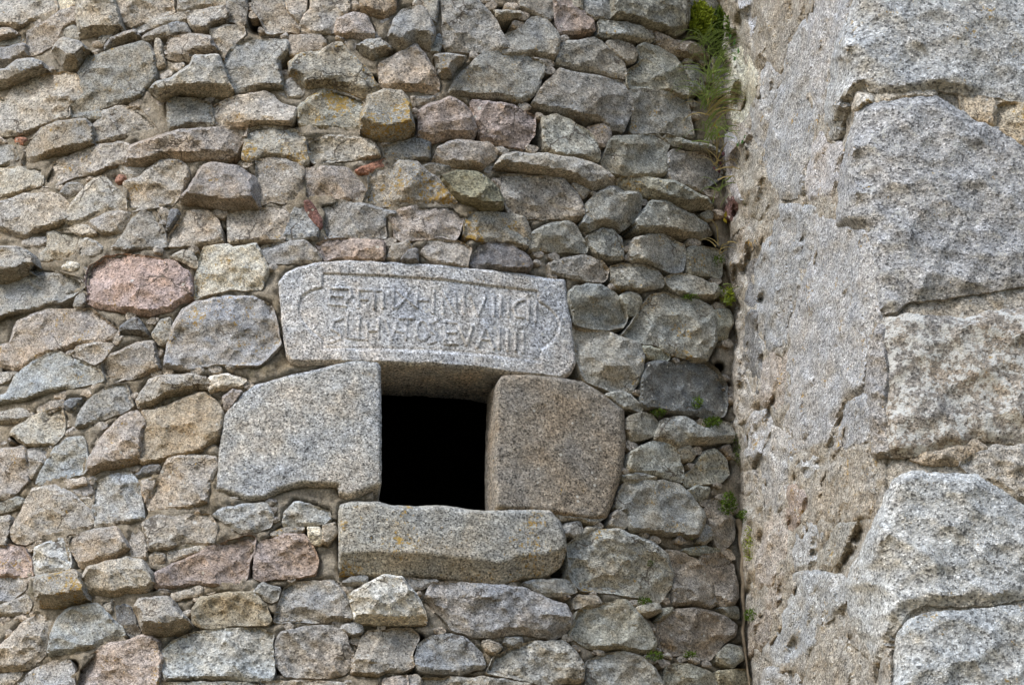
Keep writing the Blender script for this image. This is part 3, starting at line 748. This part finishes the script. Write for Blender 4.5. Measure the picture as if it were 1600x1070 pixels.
def S_(pts, ox, oy, k): return [(ox+x/k, oy+y/k) for x, y in pts]
LINTEL = S_([(20, 140), (60, 90), (120, 60), (200, 42), (350, 27), (600, 36), (900, 55), (1200, 88), (1505, 128), (1525, 250), (1545, 400), (1562, 560), (1535, 615), (1480, 640), (1400, 628), (1200, 612), (1100, 592), (850, 570), (560, 560), (300, 555), (90, 555), (58, 520), (45, 400), (30, 250)], 430, 400, 3.3333)
CART = S_([(250, 95), (600, 108), (900, 130), (1100, 158), (1365, 187), (1370, 240), (1425, 275), (1465, 320), (1478, 370), (1455, 430), (1400, 475), (1380, 485), (1385, 550), (1100, 515), (860, 495), (560, 485), (250, 482), (250, 440), (190, 395), (140, 330), (125, 280), (140, 215), (180, 185), (250, 168)], 430, 400, 3.3333)
# raised strokes of the worn two-line inscription
k = 7.273
def A_(l): return [(450+x/k, 420+y/k) for x, y in l]
def B_(l): return [(670+x/k, 420+y/k) for x, y in l]
def ringp(cx, cy, rx, ry, a0=0, a1=360): return [(cx+rx*math.cos(math.radians(a)), cy+ry*math.sin(math.radians(a))) for a in range(a0, a1+1, 20)]
STROKES = [A_(l) for l in (
    [(470, 190), (470, 400)], [(470, 215), (700, 225)], [(480, 305), (620, 310)], [(480, 400), (660, 420)], [(700, 225), (720, 300), (640, 400)],
    [(800, 240), (800, 440)], [(800, 235), (1080, 250)], [(980, 250), (980, 450)], [(800, 340), (900, 345)],
    [(1080, 260), (1080, 440)], [(1200, 250), (1200, 440)], [(1250, 250), (1320, 330), (1380, 250)], [(1240, 440), (1340, 330), (1460, 430)],
    [(1470, 230), (1470, 440)], [(1470, 350), (1590, 360)],
    [(620, 560), (520, 600), (500, 680), (590, 730), (600, 790), (490, 830)], [(670, 550), (670, 780)], [(810, 550), (800, 780)], [(680, 780), (860, 800)],
    [(900, 620), (900, 800)], [(1030, 570), (1030, 800)], [(910, 700), (1030, 700)], [(1110, 580), (1180, 800)], [(1180, 800), (1240, 600)], [(1220, 700), (1330, 720)],
    [(1270, 560), (1420, 560)], [(1350, 570), (1340, 800)], ringp(1530, 700, 70, 110))]
STROKES += [B_(l) for l in (
    [(60, 260), (50, 500)], [(160, 260), (160, 500)], [(165, 270), (300, 480)], [(300, 270), (310, 490)], [(400, 270), (400, 500)],
    [(480, 300), (560, 530)], [(560, 530), (650, 310)], [(740, 310), (740, 530)], [(820, 320), (820, 530)], [(910, 330), (910, 540)],
    [(1080, 350), (1000, 370), (960, 450), (1000, 540), (1080, 550)], [(1140, 380), (1130, 570)], [(1225, 390), (1215, 590)],
    [(100, 580), (20, 620), (10, 700), (80, 740), (80, 820), (-10, 850)], [(190, 590), (190, 850)], [(190, 600), (320, 610)], [(200, 720), (300, 720)], [(200, 850), (330, 850)],
    [(350, 640), (430, 860)], [(430, 860), (500, 650)], [(550, 890), (650, 660)], [(650, 660), (740, 900)], [(590, 800), (700, 800)],
    [(800, 680), (800, 900)], [(900, 700), (900, 920)], [(990, 710), (990, 930)], [(1075, 720), (1075, 950)])]
cart = np.array(CART); cartr = resample(cart, 3, 1, .15, 3)
def carve(V):
    ins = inside(V, cartr)
    d = np.concatenate([segdist(V[i:i+2000], cartr).min(1) for i in range(0, len(V), 2000)])
    sunk = np.where(ins, -np.clip(d/2.4, 0, 1)*2.3, 0)
    groove = -2.6*np.exp(-(d/2.1)**2)
    best = np.full(len(V), 99.)
    for st in STROKES:
        st = np.array(st)
        for a, b in zip(st[:-1], st[1:]):
            ab = b-a; ap = V-a; t = np.clip((ap@ab)/max((ab@ab), 1e-6), 0, 1)
            best = np.minimum(best, np.linalg.norm(ap-t[:, None]*ab, axis=1))
    worn = .95+.6*fbm(V[:, 0], V[:, 1], 60, 2, 4)
    letters = np.clip((3.1-best)/2.0, 0, 1)*1.8*worn
    return sunk+groove+letters*ins
JL = [(594, 573), (588, 567), (560, 564), (545, 566), (500, 577), (450, 588), (420, 597), (400, 602), (375, 620), (352, 650), (344, 700), (341, 740), (339, 766), (360, 772), (385, 779), (412, 778), (437, 765), (475, 755), (528, 758), (530, 770), (541, 776), (565, 769), (594, 757), (594.5, 690)]
JR = [(778, 598), (784, 588), (830, 587), (870, 590), (910, 597), (940, 615), (973, 640), (977, 690), (972, 735), (958, 780), (947, 808), (925, 813), (870, 803), (820, 797), (776, 795), (775, 730), (776, 660)]
SILL = S_([(520, 385), (516, 200), (516, 0), (525, -45), (600, -62), (760, -58), (820, -40), (1000, -35), (1130, -40), (1300, -18), (1400, -5), (1600, -12), (1820, -5), (1880, 60), (1915, 150), (1918, 250), (1880, 345), (1785, 395), (1650, 400), (1585, 425), (1500, 445), (1350, 425), (1200, 405), (1000, 385), (750, 378)], 400, 800, 3.9625)
for nm, pts, s, kw, code, lab in (
    ('lintel', LINTEL, 1.55, dict(u=3, D=8, depth=.25, amp=.22, rough=.5, facets=False, extra=carve, bevel=3), 'B', 'pale grey granite lintel with a worn carved two-line inscription'),
    ('jamb', JL, 3.4, dict(u=3, D=10, depth=.25, amp=.3, rough=.5, facets=False, bevel=3), 'b', 'broad pale grey granite slab left of the window'),
    ('jamb', JR, 3.4, dict(u=3, r=4, D=12, depth=.125, amp=.28, rough=.35, facets=False, bevel=3), 't', 'brownish squared granite slab right of the window'),
    ('sill', SILL, 3.4, dict(u=34, D=26, depth=.25, amp=.28, rough=.5, facets=False, bevel=4), 'y', 'rounded grey window sill spotted with orange and white lichen')):
    V, Fc = stone_mesh(Tower, pts, s=s, seed=abs(hash(len(pts))) % 97+400, **kw)
    o = link_local(nm, V, Fc, M['dressed'], tower); colour(o, code, 900+len(pts)); o['label'] = lab
    if nm == 'lintel': o.color = (.47, .48, .495, 1)
    if lab.startswith('broad'): o.color = (.40, .405, .40, 1)
    if lab.startswith('brownish'): o.color = (.27, .243, .205, .9)
    if nm == 'sill': o.color = (.36, .355, .325, .3)
    polys.append(np.array(pts))

def polymask(P, grow):
    # distance to the nearest stone outline, and whether a point is under a stone
    best = np.full(len(P), 60.); under = np.zeros(len(P), bool)
    for pl in polys:
        lo = pl.min(0)-grow; hi = pl.max(0)+grow
        ix = np.where((P[:, 0] > lo[0]) & (P[:, 0] < hi[0]) & (P[:, 1] > lo[1]) & (P[:, 1] < hi[1]))[0]
        if not len(ix): continue
        best[ix] = np.minimum(best[ix], segdist(P[ix], pl).min(1)); under[ix] |= inside(P[ix], pl)
    return best, under
# open dry joints: x, y, radius in photograph pixels
HOLES = [(403, 40, 12), (375, 110, 7), (352, 140, 7), (446, 105, 7), (690, 80, 6), (692, 92, 5), (693, 100, 8), (790, 40, 16), (782, 28, 10), (461, 188, 8), (475, 250, 12), (470, 232, 8), (560, 190, 6),
         (645, 200, 8), (744, 210, 9), (372, 240, 8), (365, 250, 6), (197, 240, 6), (240, 12, 10), (274, 14, 6), (840, 130, 6), (855, 100, 8), (968, 195, 12), (975, 205, 8), (838, 225, 14), (850, 215, 8), (972, 120, 12), (1070, 152, 8),
         (580, 130, 8), (587, 140, 8), (1078, 155, 6), (930, 315, 8), (911, 345, 10), (985, 352, 14), (975, 360, 12), (921, 390, 10), (720, 370, 8), (723, 350, 7), (786, 325, 8), (509, 405, 5), (690, 295, 5), (405, 290, 7), (350, 370, 7), (300, 465, 6), (302, 450, 5),
         (952, 430, 8), (950, 445, 8), (1071, 420, 8), (1106, 378, 9), (960, 515, 10), (985, 500, 6), (897, 585, 10), (893, 560, 6), (995, 595, 8), (1050, 560, 12), (1060, 563, 8), (1122, 575, 6),
         (980, 660, 12), (975, 710, 14), (970, 750, 14), (960, 790, 14), (950, 812, 10), (880, 885, 12), (872, 895, 10), (885, 860, 8), (1062, 700, 7), (1065, 750, 8), (950, 800, 10), (975, 815, 8), (985, 825, 6),
         (650, 1035, 10), (648, 1050, 9), (655, 1000, 7), (431, 1040, 10), (428, 1010, 8), (548, 945, 8), (552, 965, 8), (436, 925, 6), (422, 967, 6), (393, 875, 7), (388, 895, 6), (238, 900, 7), (236, 915, 6), (120, 880, 6), (135, 925, 6),
         (212, 980, 7), (205, 990, 7), (250, 1050, 8), (115, 1040, 6), (222, 800, 6), (225, 790, 6), (322, 598, 8), (212, 632, 6), (102, 670, 6), (99, 655, 5), (28, 690, 8), (15, 580, 6), (110, 475, 10), (343, 690, 5), (1025, 960, 10), (1140, 1030, 12),
         (1120, 1030, 8), (1090, 1030, 8), (1030, 690, 10), (1010, 690, 10), (1045, 520, 6), (1075, 440, 6), (1000, 625, 6)]
def holes(P):
    h = np.zeros(len(P))
    for x, y, r in HOLES:
        h = np.maximum(h, np.exp(-(((P[:, 0]-x)**2+(P[:, 1]-y)**2)/(r*r*1.3))**1.5))
    return h
# small chinking stones packed into the wider joints, too small to pick apart singly
cg = rng.uniform([-20, -20], [1150, 1090], (9000, 2)); cb, cu = polymask(cg, 40)
okc = (~cu) & (cb > 2.8) & (cb < 9) & ~((cg[:, 0] > 430) & (cg[:, 0] < 540) & (cg[:, 1] > 740) & (cg[:, 1] < 905)) & ~((cg[:, 0] > 400) & (cg[:, 0] < 470) & (cg[:, 1] > 420) & (cg[:, 1] < 600)) & ~((cg[:, 0] > 570) & (cg[:, 0] < 790) & (cg[:, 1] > 555) & (cg[:, 1] < 805))
cg = cg[okc]; cb = cb[okc]; taken = []; CV = []; CF = []
for idx in np.argsort(-cb):
    x, y = cg[idx]; r_ = min(cb[idx], 6.5)
    if any((x-a)**2/3.2+(y-b)**2 < (r_+c_)**2*.9 for a, b, c_ in taken): continue
    taken.append((x, y, r_)); nv = random.randint(4, 6); sl2 = (x-560)/560*.28
    pts = []
    for k_ in range(nv):
        a = 2*math.pi*(k_+random.uniform(-.42, .42))/nv; dx = math.cos(a)*r_*random.uniform(1.2, 1.9); dy = math.sin(a)*r_*random.uniform(.75, 1.1)
        pts.append((x+dx, y+dy+dx*sl2))
    V, Fc = stone_mesh(Tower, pts, s=2.8, u=2, D=random.uniform(1, 5), amp=.5, seed=2000+idx % 997, depth=.05, bevel=1.4)
    CF += [tuple(v+len(CV) for v in f_) for f_ in Fc]; CV += [tuple(v) for v in V]
    if len(taken) > 210: break
o = link_local('chinking_stones', np.array(CV), CF, M['stone'], tower, sharp=22); o['kind'] = 'stuff'; o.color = (.40, .37, .33, .8)
G = 3.0
gx = np.arange(-44, 1200, G); gy = np.arange(-44, 1112, G)
X, Y = np.meshgrid(gx, gy); P = np.stack([X.ravel(), Y.ravel()], 1)+rng.uniform(-.8, .8, (X.size, 2))
best, under = polymask(P, 40)
sink = .5+fbm(P[:, 0], P[:, 1], 170, 3, 71)*1.5+np.clip((P[:, 0]-500)/1100, -.45, .5)       # pointing fuller on the left, eroded to the right
h = 2.2-np.clip(sink, 0, 1)*12.0-np.clip(4-best, 0, 4)*3.2*np.clip(sink+.15, 0, 1)*(~under)+fbm(P[:, 0], P[:, 1], 26, 4, 31)*7.5+fbm(P[:, 0], P[:, 1], 9, 3, 33)*4.2
h = h-holes(P)*70
# full joints lap up in wide beds, narrow ones stay recessed
h = h+np.where(~under, np.clip(best-3, 0, 6)*.6, 0)*(1-holes(P))
h = np.where(under & (best > 5), -25, h)
V = Tower.at(P, h*PX)
nx, ny = len(gx), len(gy)
keep = ~((P[:, 0] > 585) & (P[:, 0] < 790) & (P[:, 1] > 562) & (P[:, 1] < 803))
fc = []
for j in range(ny-1):
    for i in range(nx-1):
        a = j*nx+i
        if keep[a] and keep[a+1] and keep[a+nx] and keep[a+nx+1]: fc.append((a, a+nx, a+nx+1, a+1))
mo = link('mortar', V-np.array([CX, CY, 0]), fc, M['mortar'], tower)

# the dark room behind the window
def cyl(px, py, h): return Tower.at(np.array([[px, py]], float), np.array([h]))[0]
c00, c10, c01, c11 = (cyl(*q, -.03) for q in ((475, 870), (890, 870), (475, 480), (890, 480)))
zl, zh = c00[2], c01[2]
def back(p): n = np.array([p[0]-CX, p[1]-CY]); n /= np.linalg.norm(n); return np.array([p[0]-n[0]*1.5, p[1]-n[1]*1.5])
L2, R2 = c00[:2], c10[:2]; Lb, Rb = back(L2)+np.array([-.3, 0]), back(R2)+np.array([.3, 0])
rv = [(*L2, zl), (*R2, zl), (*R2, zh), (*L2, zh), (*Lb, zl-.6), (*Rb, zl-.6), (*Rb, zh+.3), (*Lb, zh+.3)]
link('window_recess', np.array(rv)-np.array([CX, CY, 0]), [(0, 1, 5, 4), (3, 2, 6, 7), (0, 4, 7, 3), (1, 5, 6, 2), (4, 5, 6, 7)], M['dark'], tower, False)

def project(V):
    d = V-EYE; yc = d[:, 1]*math.cos(PITCH)+d[:, 2]*math.sin(PITCH); zc = -d[:, 1]*math.sin(PITCH)+d[:, 2]*math.cos(PITCH)
    return np.stack([800+F*d[:, 0]/yc, 535-F*zc/yc], 1)
def outer(surface, us, zs, sx, sy, name, mat, parent, hole=None, flip=False, inner=(-30, 1195, -30, 1098), k=90):
    U, Z = np.meshgrid(us, zs); U = U.ravel(); Z = Z.ravel()
    xy, n = surface(U)
    Vb = np.column_stack([xy, Z]); pr = project(Vb)
    out = np.maximum.reduce([inner[0]-pr[:, 0], pr[:, 0]-inner[1], inner[2]-pr[:, 1], pr[:, 1]-inner[3]])
    d, idn = cells(U+.03*fbm(U*100, Z*100, 18, 2, 3), Z+.02*fbm(U*100, Z*100, 14, 2, 8), sx, sy, k)
    h = np.clip(d/.3, 0, 1)**.6*(.03+.035*idn)-.02+.018*fbm(U*100, Z*100, 16, 4, 12)
    h = np.where(out > 0, h, -.17)
    Vb[:, :2] += n*h[:, None]
    nx, ny = len(us), len(zs); fc = []
    for j in range(ny-1):
        for i in range(nx-1):
            a = j*nx+i
            if hole is not None and hole(pr[a]): continue
            q = (a, a+1, a+nx+1, a+nx); fc.append(q[::-1] if flip else q)
    off = np.array(parent.location)
    o = link(name, Vb-off, fc, mat, parent); o['kind'] = 'stuff'; o.color = (.36, .31, .25, .8)
    return o
def tsurf(u):
    th = u/R; return np.column_stack([CX+R*np.sin(th), CY-R*np.cos(th)]), np.column_stack([np.sin(th), -np.cos(th)])
outer(tsurf, np.arange(-3.3, 2.2, .028), np.arange(0, 6.6, .028), .26, .13, 'outlying_stonework', M['stone'], tower,
      hole=lambda p: 470 < p[0] < 900 and 450 < p[1] < 900)

# ------------------------------------------------------------------ the projecting wall of big granite blocks
wall = thing('buttress_wall', (C[0], C[1], 0), 'projecting wall of big pale granite blocks rising along the right side', 'wall')
K2 = 480/1427
polys = []
PITS = [(1332, 858, 11, 46, .45, 24), (1222, 935, 9, 26, .2, 16), (1272, 868, 7, 28, .15, 16), (1385, 1025, 12, 40, .1, 20), (1236, 822, 6, 16, 0, 14), (1262, 737, 10, 6, .3, 12), (1290, 722, 16, 7, 1.1, 14),
        (1314, 655, 6, 22, .35, 16), (1252, 385, 6, 20, .35, 14), (1312, 205, 10, 22, .2, 16), (1158, 485, 6, 20, .1, 16), (1206, 145, 5, 18, .1, 14), (1172, 300, 6, 30, .1, 14), (1190, 470, 7, 14, 0, 16), (1300, 690, 5, 20, .3, 12),
        (1240, 1010, 10, 14, .3, 14), (1205, 640, 5, 26, .25, 12), (1330, 1000, 6, 30, .1, 12), (1150, 330, 6, 12, 0, 16), (1190, 850, 6, 30, .05, 14), (1320, 960, 7, 16, 0, 14), (1170, 390, 5, 22, 0, 12), (1200, 60, 5, 40, .1, 10)]
def pits(V):
    h = np.zeros(len(V))
    for x, y, a, b, sl_, d in PITS:
        dx = V[:, 0]-x+(V[:, 1]-y)*sl_; dy = V[:, 1]-y
        h = np.maximum(h, d*np.exp(-((dx/a)**2+(dy/b)**2)**1.6))
    rag = np.clip((1235-V[:, 0])/80, 0, 1)*((broken(V[:, 0]*1.6, V[:, 1]*.8, 38, 17)-.2)*26+fbm(V[:, 0]*2, V[:, 1], 60, 3, 19)*14)
    return rag-h*.5*(.8+1.2*fbm(V[:, 0], V[:, 1], 12, 2, 61))
for i, (c, u, r, ox, oy, pts) in enumerate(parse(RTRACE)):
    pts = [(ox+x*K2, oy+y*K2) for x, y in pts]; polys.append(np.array(pts))
    sz = math.sqrt(abs(np.ptp([p[0] for p in pts])*np.ptp([p[1] for p in pts]))); side = np.mean([p[0] for p in pts]) < 1340
    big = sz > 150
    V, Fc = stone_mesh(Buttress, pts, s=5.0 if big else 3.2, u=u*K2, r=0, D=(5 if side else 12) if sz < 60 else (5 if side else 16), amp=(.55 if side else .9) if sz < 60 else (.5 if side else .9), grow=4.0 if side else 4.5, hf=1 if not big else .5, fl=1 if side or not big else .22, streak=1.0 if side else 0, crisp=.75, xs=2.6 if side else 1.0, rough=1.5,
                       seed=600+i, depth=.16, bevel=6 if side else (13 if big else 6), facets=not side, extra=pits if side else None)
    mat = M['whitefront'] if c == 'W' else (M['front'] if (big and not side) or c == 'A' else M['block'])
    o = link_local('block' if big else 'stone', V, Fc, mat, wall, sharp=34); colour(o, 'A' if (side and c == 'w' and sz > 45 and i % 2) else c, 700+i, .95 if side else 1.0)
    if c == 'A': o['label'] = 'topmost wide granite block wrapping the corner'
    if c == 'W': o['label'] = 'granite block crusted with white lichen'
gx = np.concatenate([np.arange(1120, 1420, 3.2), np.arange(1420, 1660, 5)]); gy = np.arange(-44, 1112, 4.5)
X, Y = np.meshgrid(gx, gy); P = np.stack([X.ravel(), Y.ravel()], 1)
best, under = polymask(P, 40)
xq = np.where(P[:, 0] < 1340, P[:, 0]*2.4, 1340*2.4+(P[:, 0]-1340)); h = np.where(P[:, 0] > 1385, -4.0, 1.5)+fbm(xq, P[:, 1], 40, 4, 131)*9+fbm(xq, P[:, 1], 11, 2, 133)*3.5+pits(P)
h = np.where(under & (best > 8), np.where(P[:, 0] > 1385, -34, -5), h)
V = Buttress.at(P, h*PX); nx, ny = len(gx), len(gy)
link('mortar', V-np.array([C[0], C[1], 0]), [(j*nx+i, (j+1)*nx+i, (j+1)*nx+i+1, j*nx+i+1) for j in range(ny-1) for i in range(nx-1)], M['coarse'], wall).color = (.375, .35, .305, .85)
def wsurf(u):
    u = np.clip(u, 0, PS[-1]-.001); nn = np.column_stack([np.interp(u, PS, PN[:, 0]), np.interp(u, PS, PN[:, 1])])
    return np.column_stack([np.interp(u, PS, PL[:, 0]), np.interp(u, PS, PL[:, 1])]), nn/np.linalg.norm(nn, axis=1)[:, None]
outer(wsurf, np.arange(0, PS[-1], .035), np.arange(0, 6.6, .035), .55, .3, 'outlying_stonework', M['block'], wall, inner=(1100, 1640, -30, 1098), k=50)

# ------------------------------------------------------------------ plants in the angle between tower and wall
def surf_pt(px, py, h=.02):
    p = np.array([[px, py]], float); hh = np.array([h])
    a = Tower.at(p, hh)[0]; b = Buttress.at(p, hh)[0] if px > 1140 else None
    if b is not None and np.linalg.norm(b-EYE) < np.linalg.norm(a-EYE): return b, Buttress.normal(b[None])[0]
    return a, Tower.normal(a[None])[0]
def leafblob(name, px, py, rx, ry, mat, n, size, label, cat='moss', group='mosses and ferns growing in the joints', out=.035):
    V = []; Fs = []; base, nb = surf_pt(px, py)
    for _ in range(n):
        a = random.random()*2*math.pi; rr = math.sqrt(random.random())
        p, nn = surf_pt(px+rx*rr*math.cos(a), py+ry*rr*math.sin(a), .006)
        p = p+nn*random.uniform(.004, out)*(1-.6*rr)
        d = np.array([random.gauss(0, 1), random.gauss(0, 1)-.2, random.gauss(0, 1)+.5]); d = d+nn*1.1; d /= np.linalg.norm(d)
        s = np.cross(d, [random.gauss(0, 1), random.gauss(0, 1), random.gauss(0, 1)]); s /= np.linalg.norm(s); L = size*random.uniform(.6, 1.4)
        i = len(V); V += [p, p+d*L*.5+s*L*.2, p+d*L, p+d*L*.5-s*L*.2]; Fs.append((i, i+1, i+2, i+3))
    o = link_local(name, V, Fs, mat); tag(o, label, cat, group); return o
ML = M['moss']; MY = M['mossy']
for a in (('moss_cushion', 1092, 34, 20, 26, MY, 900, .019, 'bright yellow green moss cushion at the top of the angle beside the tower', 'moss'),
          ('moss_cushion', 1126, 50, 20, 36, ML, 900, .018, 'dark green moss hanging under the brightest cushion at the top of the angle', 'moss'),
          ('moss_cushion', 1129, 30, 9, 24, MY, 300, .018, 'golden green moss strip beside the projecting wall at the very top', 'moss'),
          ('moss_cushion', 1086, 631, 8, 9, ML, 220, .008, 'small dark moss cushion on the face of the dark rounded stone', 'moss'),
          ('moss_cushion', 1109, 662, 14, 9, ML, 320, .009, 'green moss cushion on the ledge under the dark rounded stone', 'moss'),
          ('moss_cushion', 1026, 646, 12, 5, ML, 200, .008, 'thin moss in the joint below the left end of the dark rounded stone', 'moss'),
          ('moss_cushion', 1134, 466, 9, 14, MY, 260, .011, 'light green moss tuft in the angle level with the inscription', 'moss'),
          ('moss_cushion', 1075, 466, 12, 4, ML, 160, .008, 'flat moss line under a long stone near the angle', 'moss'),
          ('moss_cushion', 1120, 408, 8, 8, ML, 150, .008, 'little moss patch on the squared stone at the angle', 'moss'),
          ('moss_cushion', 1134, 788, 12, 18, ML, 420, .010, 'largest lower moss cushion in the angle right of the window', 'moss'),
          ('moss_cushion', 1168, 806, 9, 9, ML, 220, .009, 'moss knob on the projecting wall beside the dry root', 'moss'),
          ('moss_cushion', 1175, 850, 5, 28, MY, 260, .008, 'long narrow moss streak down the projecting wall beside the root', 'moss'),
          ('moss_cushion', 1178, 962, 8, 10, ML, 160, .009, 'lowest moss patch on the projecting wall', 'moss'),
          ('moss_cushion', 1076, 830, 7, 12, ML, 220, .009, 'dark moss tuft on the right edge of a grey stone below the window', 'moss'),
          ('moss_cushion', 1012, 882, 6, 5, ML, 120, .006, 'tiny round moss dot in the middle of a broad grey stone', 'moss'),
          ('moss_cushion', 1004, 940, 11, 5, ML, 160, .008, 'moss in the joint under the broad grey stone at lower right', 'moss'),
          ('moss_cushion', 1020, 1026, 14, 7, ML, 200, .008, 'moss in the lowest joint right of centre near the bottom', 'moss'),
          ('moss_cushion', 1075, 1024, 10, 5, ML, 140, .008, 'small moss bit under the brown stone in the bottom right of the tower', 'moss'),
          ('moss_cushion', 1150, 700, 6, 26, ML, 220, .008, 'narrow moss ribbon in the angle right of the window', 'moss')):
    leafblob(*a)
def grass(px, py, n, length, spread, mat, label, down=.6, name='grass_tuft'):
    V = []; Fs = []
    for _ in range(int(n*.8)):
        p, nn = surf_pt(px+random.gauss(0, 6), py+random.gauss(0, 10), .045)
        side = random.gauss(0, spread); L = length*random.uniform(.5, 1.25)
        d = nn*random.uniform(.25, .6)+np.array([side, 0, random.uniform(.1, .9)]); d /= np.linalg.norm(d)
        w = random.uniform(.0013, .0028); sv = np.cross(d, nn); sv /= np.linalg.norm(sv)+1e-9
        K = 7; i0 = len(V); q = p.copy()
        for j in range(K+1):
            t = j/K; V += [q-sv*w*(1-t*.85), q+sv*w*(1-t*.85)]
            dd = d+np.array([0, 0, -down*2.2*t]); dd /= np.linalg.norm(dd); q = q+dd*L/K
        for j in range(K): a = i0+2*j; Fs.append((a, a+1, a+3, a+2))
    o = link_local(name, V, Fs, mat); tag(o, label, 'grass', 'grass tufts rooted in the angle'); return o
for a in ((1106, 70, 40, .20, .5, M['grass'], 'uppermost green grass tuft trailing out of the bright moss', 1.0), (1128, 90, 34, .20, .5, M['grass'], 'long green grass tuft hanging just below the top moss', 1.0),
          (1112, 120, 46, .24, .55, M['grass'], 'second green grass tuft below the moss beside the slanting stone', 1.0),
          (1106, 160, 50, .26, .5, M['grass'], 'dense green grass tuft in the upper part of the angle', 1.0),
          (1112, 175, 30, .24, .45, M['straw'], 'dry straw coloured grass mixed into the upper angle', 1.1),
          (1110, 215, 34, .22, .5, M['grass'], 'thin green grass tuft above the withered purple leaves', 1.1),
          (1118, 255, 16, .20, .6, M['straw'], 'sparse dry grass blades around the withered purple leaves', 1.1),
          (1122, 300, 12, .17, .5, M['grass'], 'lowest thin grass tuft in the upper angle', 1.1),
          (1126, 385, 12, .08, .7, M['straw'], 'short dry grass tuft beside the squared stone at the angle', .8),
          (1136, 460, 12, .05, .6, M['grass'], 'short grass tuft in the angle level with the inscription', .6)):
    grass(*a)
def leaves(px, py, spots, size, mat, label, cat='plant', name='leafy_sprig'):
    V = []; Fs = []
    for dx, dy in spots:
        p, nn = surf_pt(px+dx, py+dy, .035); s = size*random.uniform(.8, 1.2); a = random.uniform(0, 6.28)
        up = np.array([0, 0, 1.0]); rt = np.cross(up, nn); e1 = rt*math.cos(a)+up*math.sin(a); e2 = -rt*math.sin(a)+up*math.cos(a)
        i = len(V); V.append(p+nn*.004); ring = 8
        for k_ in range(ring):
            t = 2*math.pi*k_/ring; V.append(p+e1*s*math.cos(t)*(1 if math.cos(t) < .9 else 1.35)+e2*s*.62*math.sin(t)+nn*random.uniform(-.004, .006))
        for k_ in range(ring): Fs.append((i, i+1+k_, i+1+(k_+1) % ring))
        q, _ = surf_pt(px, py, .0); sv = rt*.0008; j = len(V); V += [q-sv, q+sv, p+sv, p-sv]; Fs.append((j, j+1, j+2, j+3))
    o = link_local(name, V, Fs, mat); tag(o, label, cat); return o
leaves(1140, 78, [(0, 0), (9, -12), (14, 2), (-4, 10), (8, 14), (2, -20)], .011, M['leaf'], 'sprig of small green leaves under the top moss by the wall')
leaves(1120, 205, [(0, 0), (3, 8), (-2, -7)], .011, M['yellow'], 'small yellow leaves among the grass in the angle')
leaves(1124, 255, [(-3, -8), (2, 0), (0, 12), (-8, 8), (6, -14)], .011, M['purple'], 'withered purple leaves clinging in the angle')
leaves(1160, 222, [(0, 0), (5, -8), (-6, 3)], .009, M['leaf'], 'few green leaves on the rough edge of the projecting wall')
leaves(1134, 335, [(0, 0), (-2, 9)], .009, M['yellow'], 'pair of yellowish leaves above the squared stone at the angle')

def tube(name, pts, r0, r1, mat, label, cat):
    V = []; Fs = []; pts = [np.array(p) for p in pts]
    for i, p in enumerate(pts):
        t = i/(len(pts)-1); r = (r0*(1-t)+r1*t)*(1+.25*random.uniform(-1, 1))
        for k_ in range(8):
            a = 2*math.pi*k_/8; V.append(p+np.array([math.cos(a)*r, math.sin(a)*r, 0]))
    for i in range(len(pts)-1):
        for k_ in range(8):
            a = i*8+k_; b = i*8+(k_+1) % 8; Fs.append((a, b, b+8, a+8))
    o = link_local(name, V, Fs, mat); tag(o, label, cat); return o
tube('dry_root', [surf_pt(x, y, .012)[0] for x, y in ((1154, 812), (1158, 828), (1157, 850), (1161, 868), (1159, 890), (1162, 910), (1160, 930), (1163, 965), (1160, 985), (1163, 1010), (1167, 1040), (1172, 1075))], .010, .003, M['root'], 'dry pale brown root hanging down the angle at lower right', 'root')
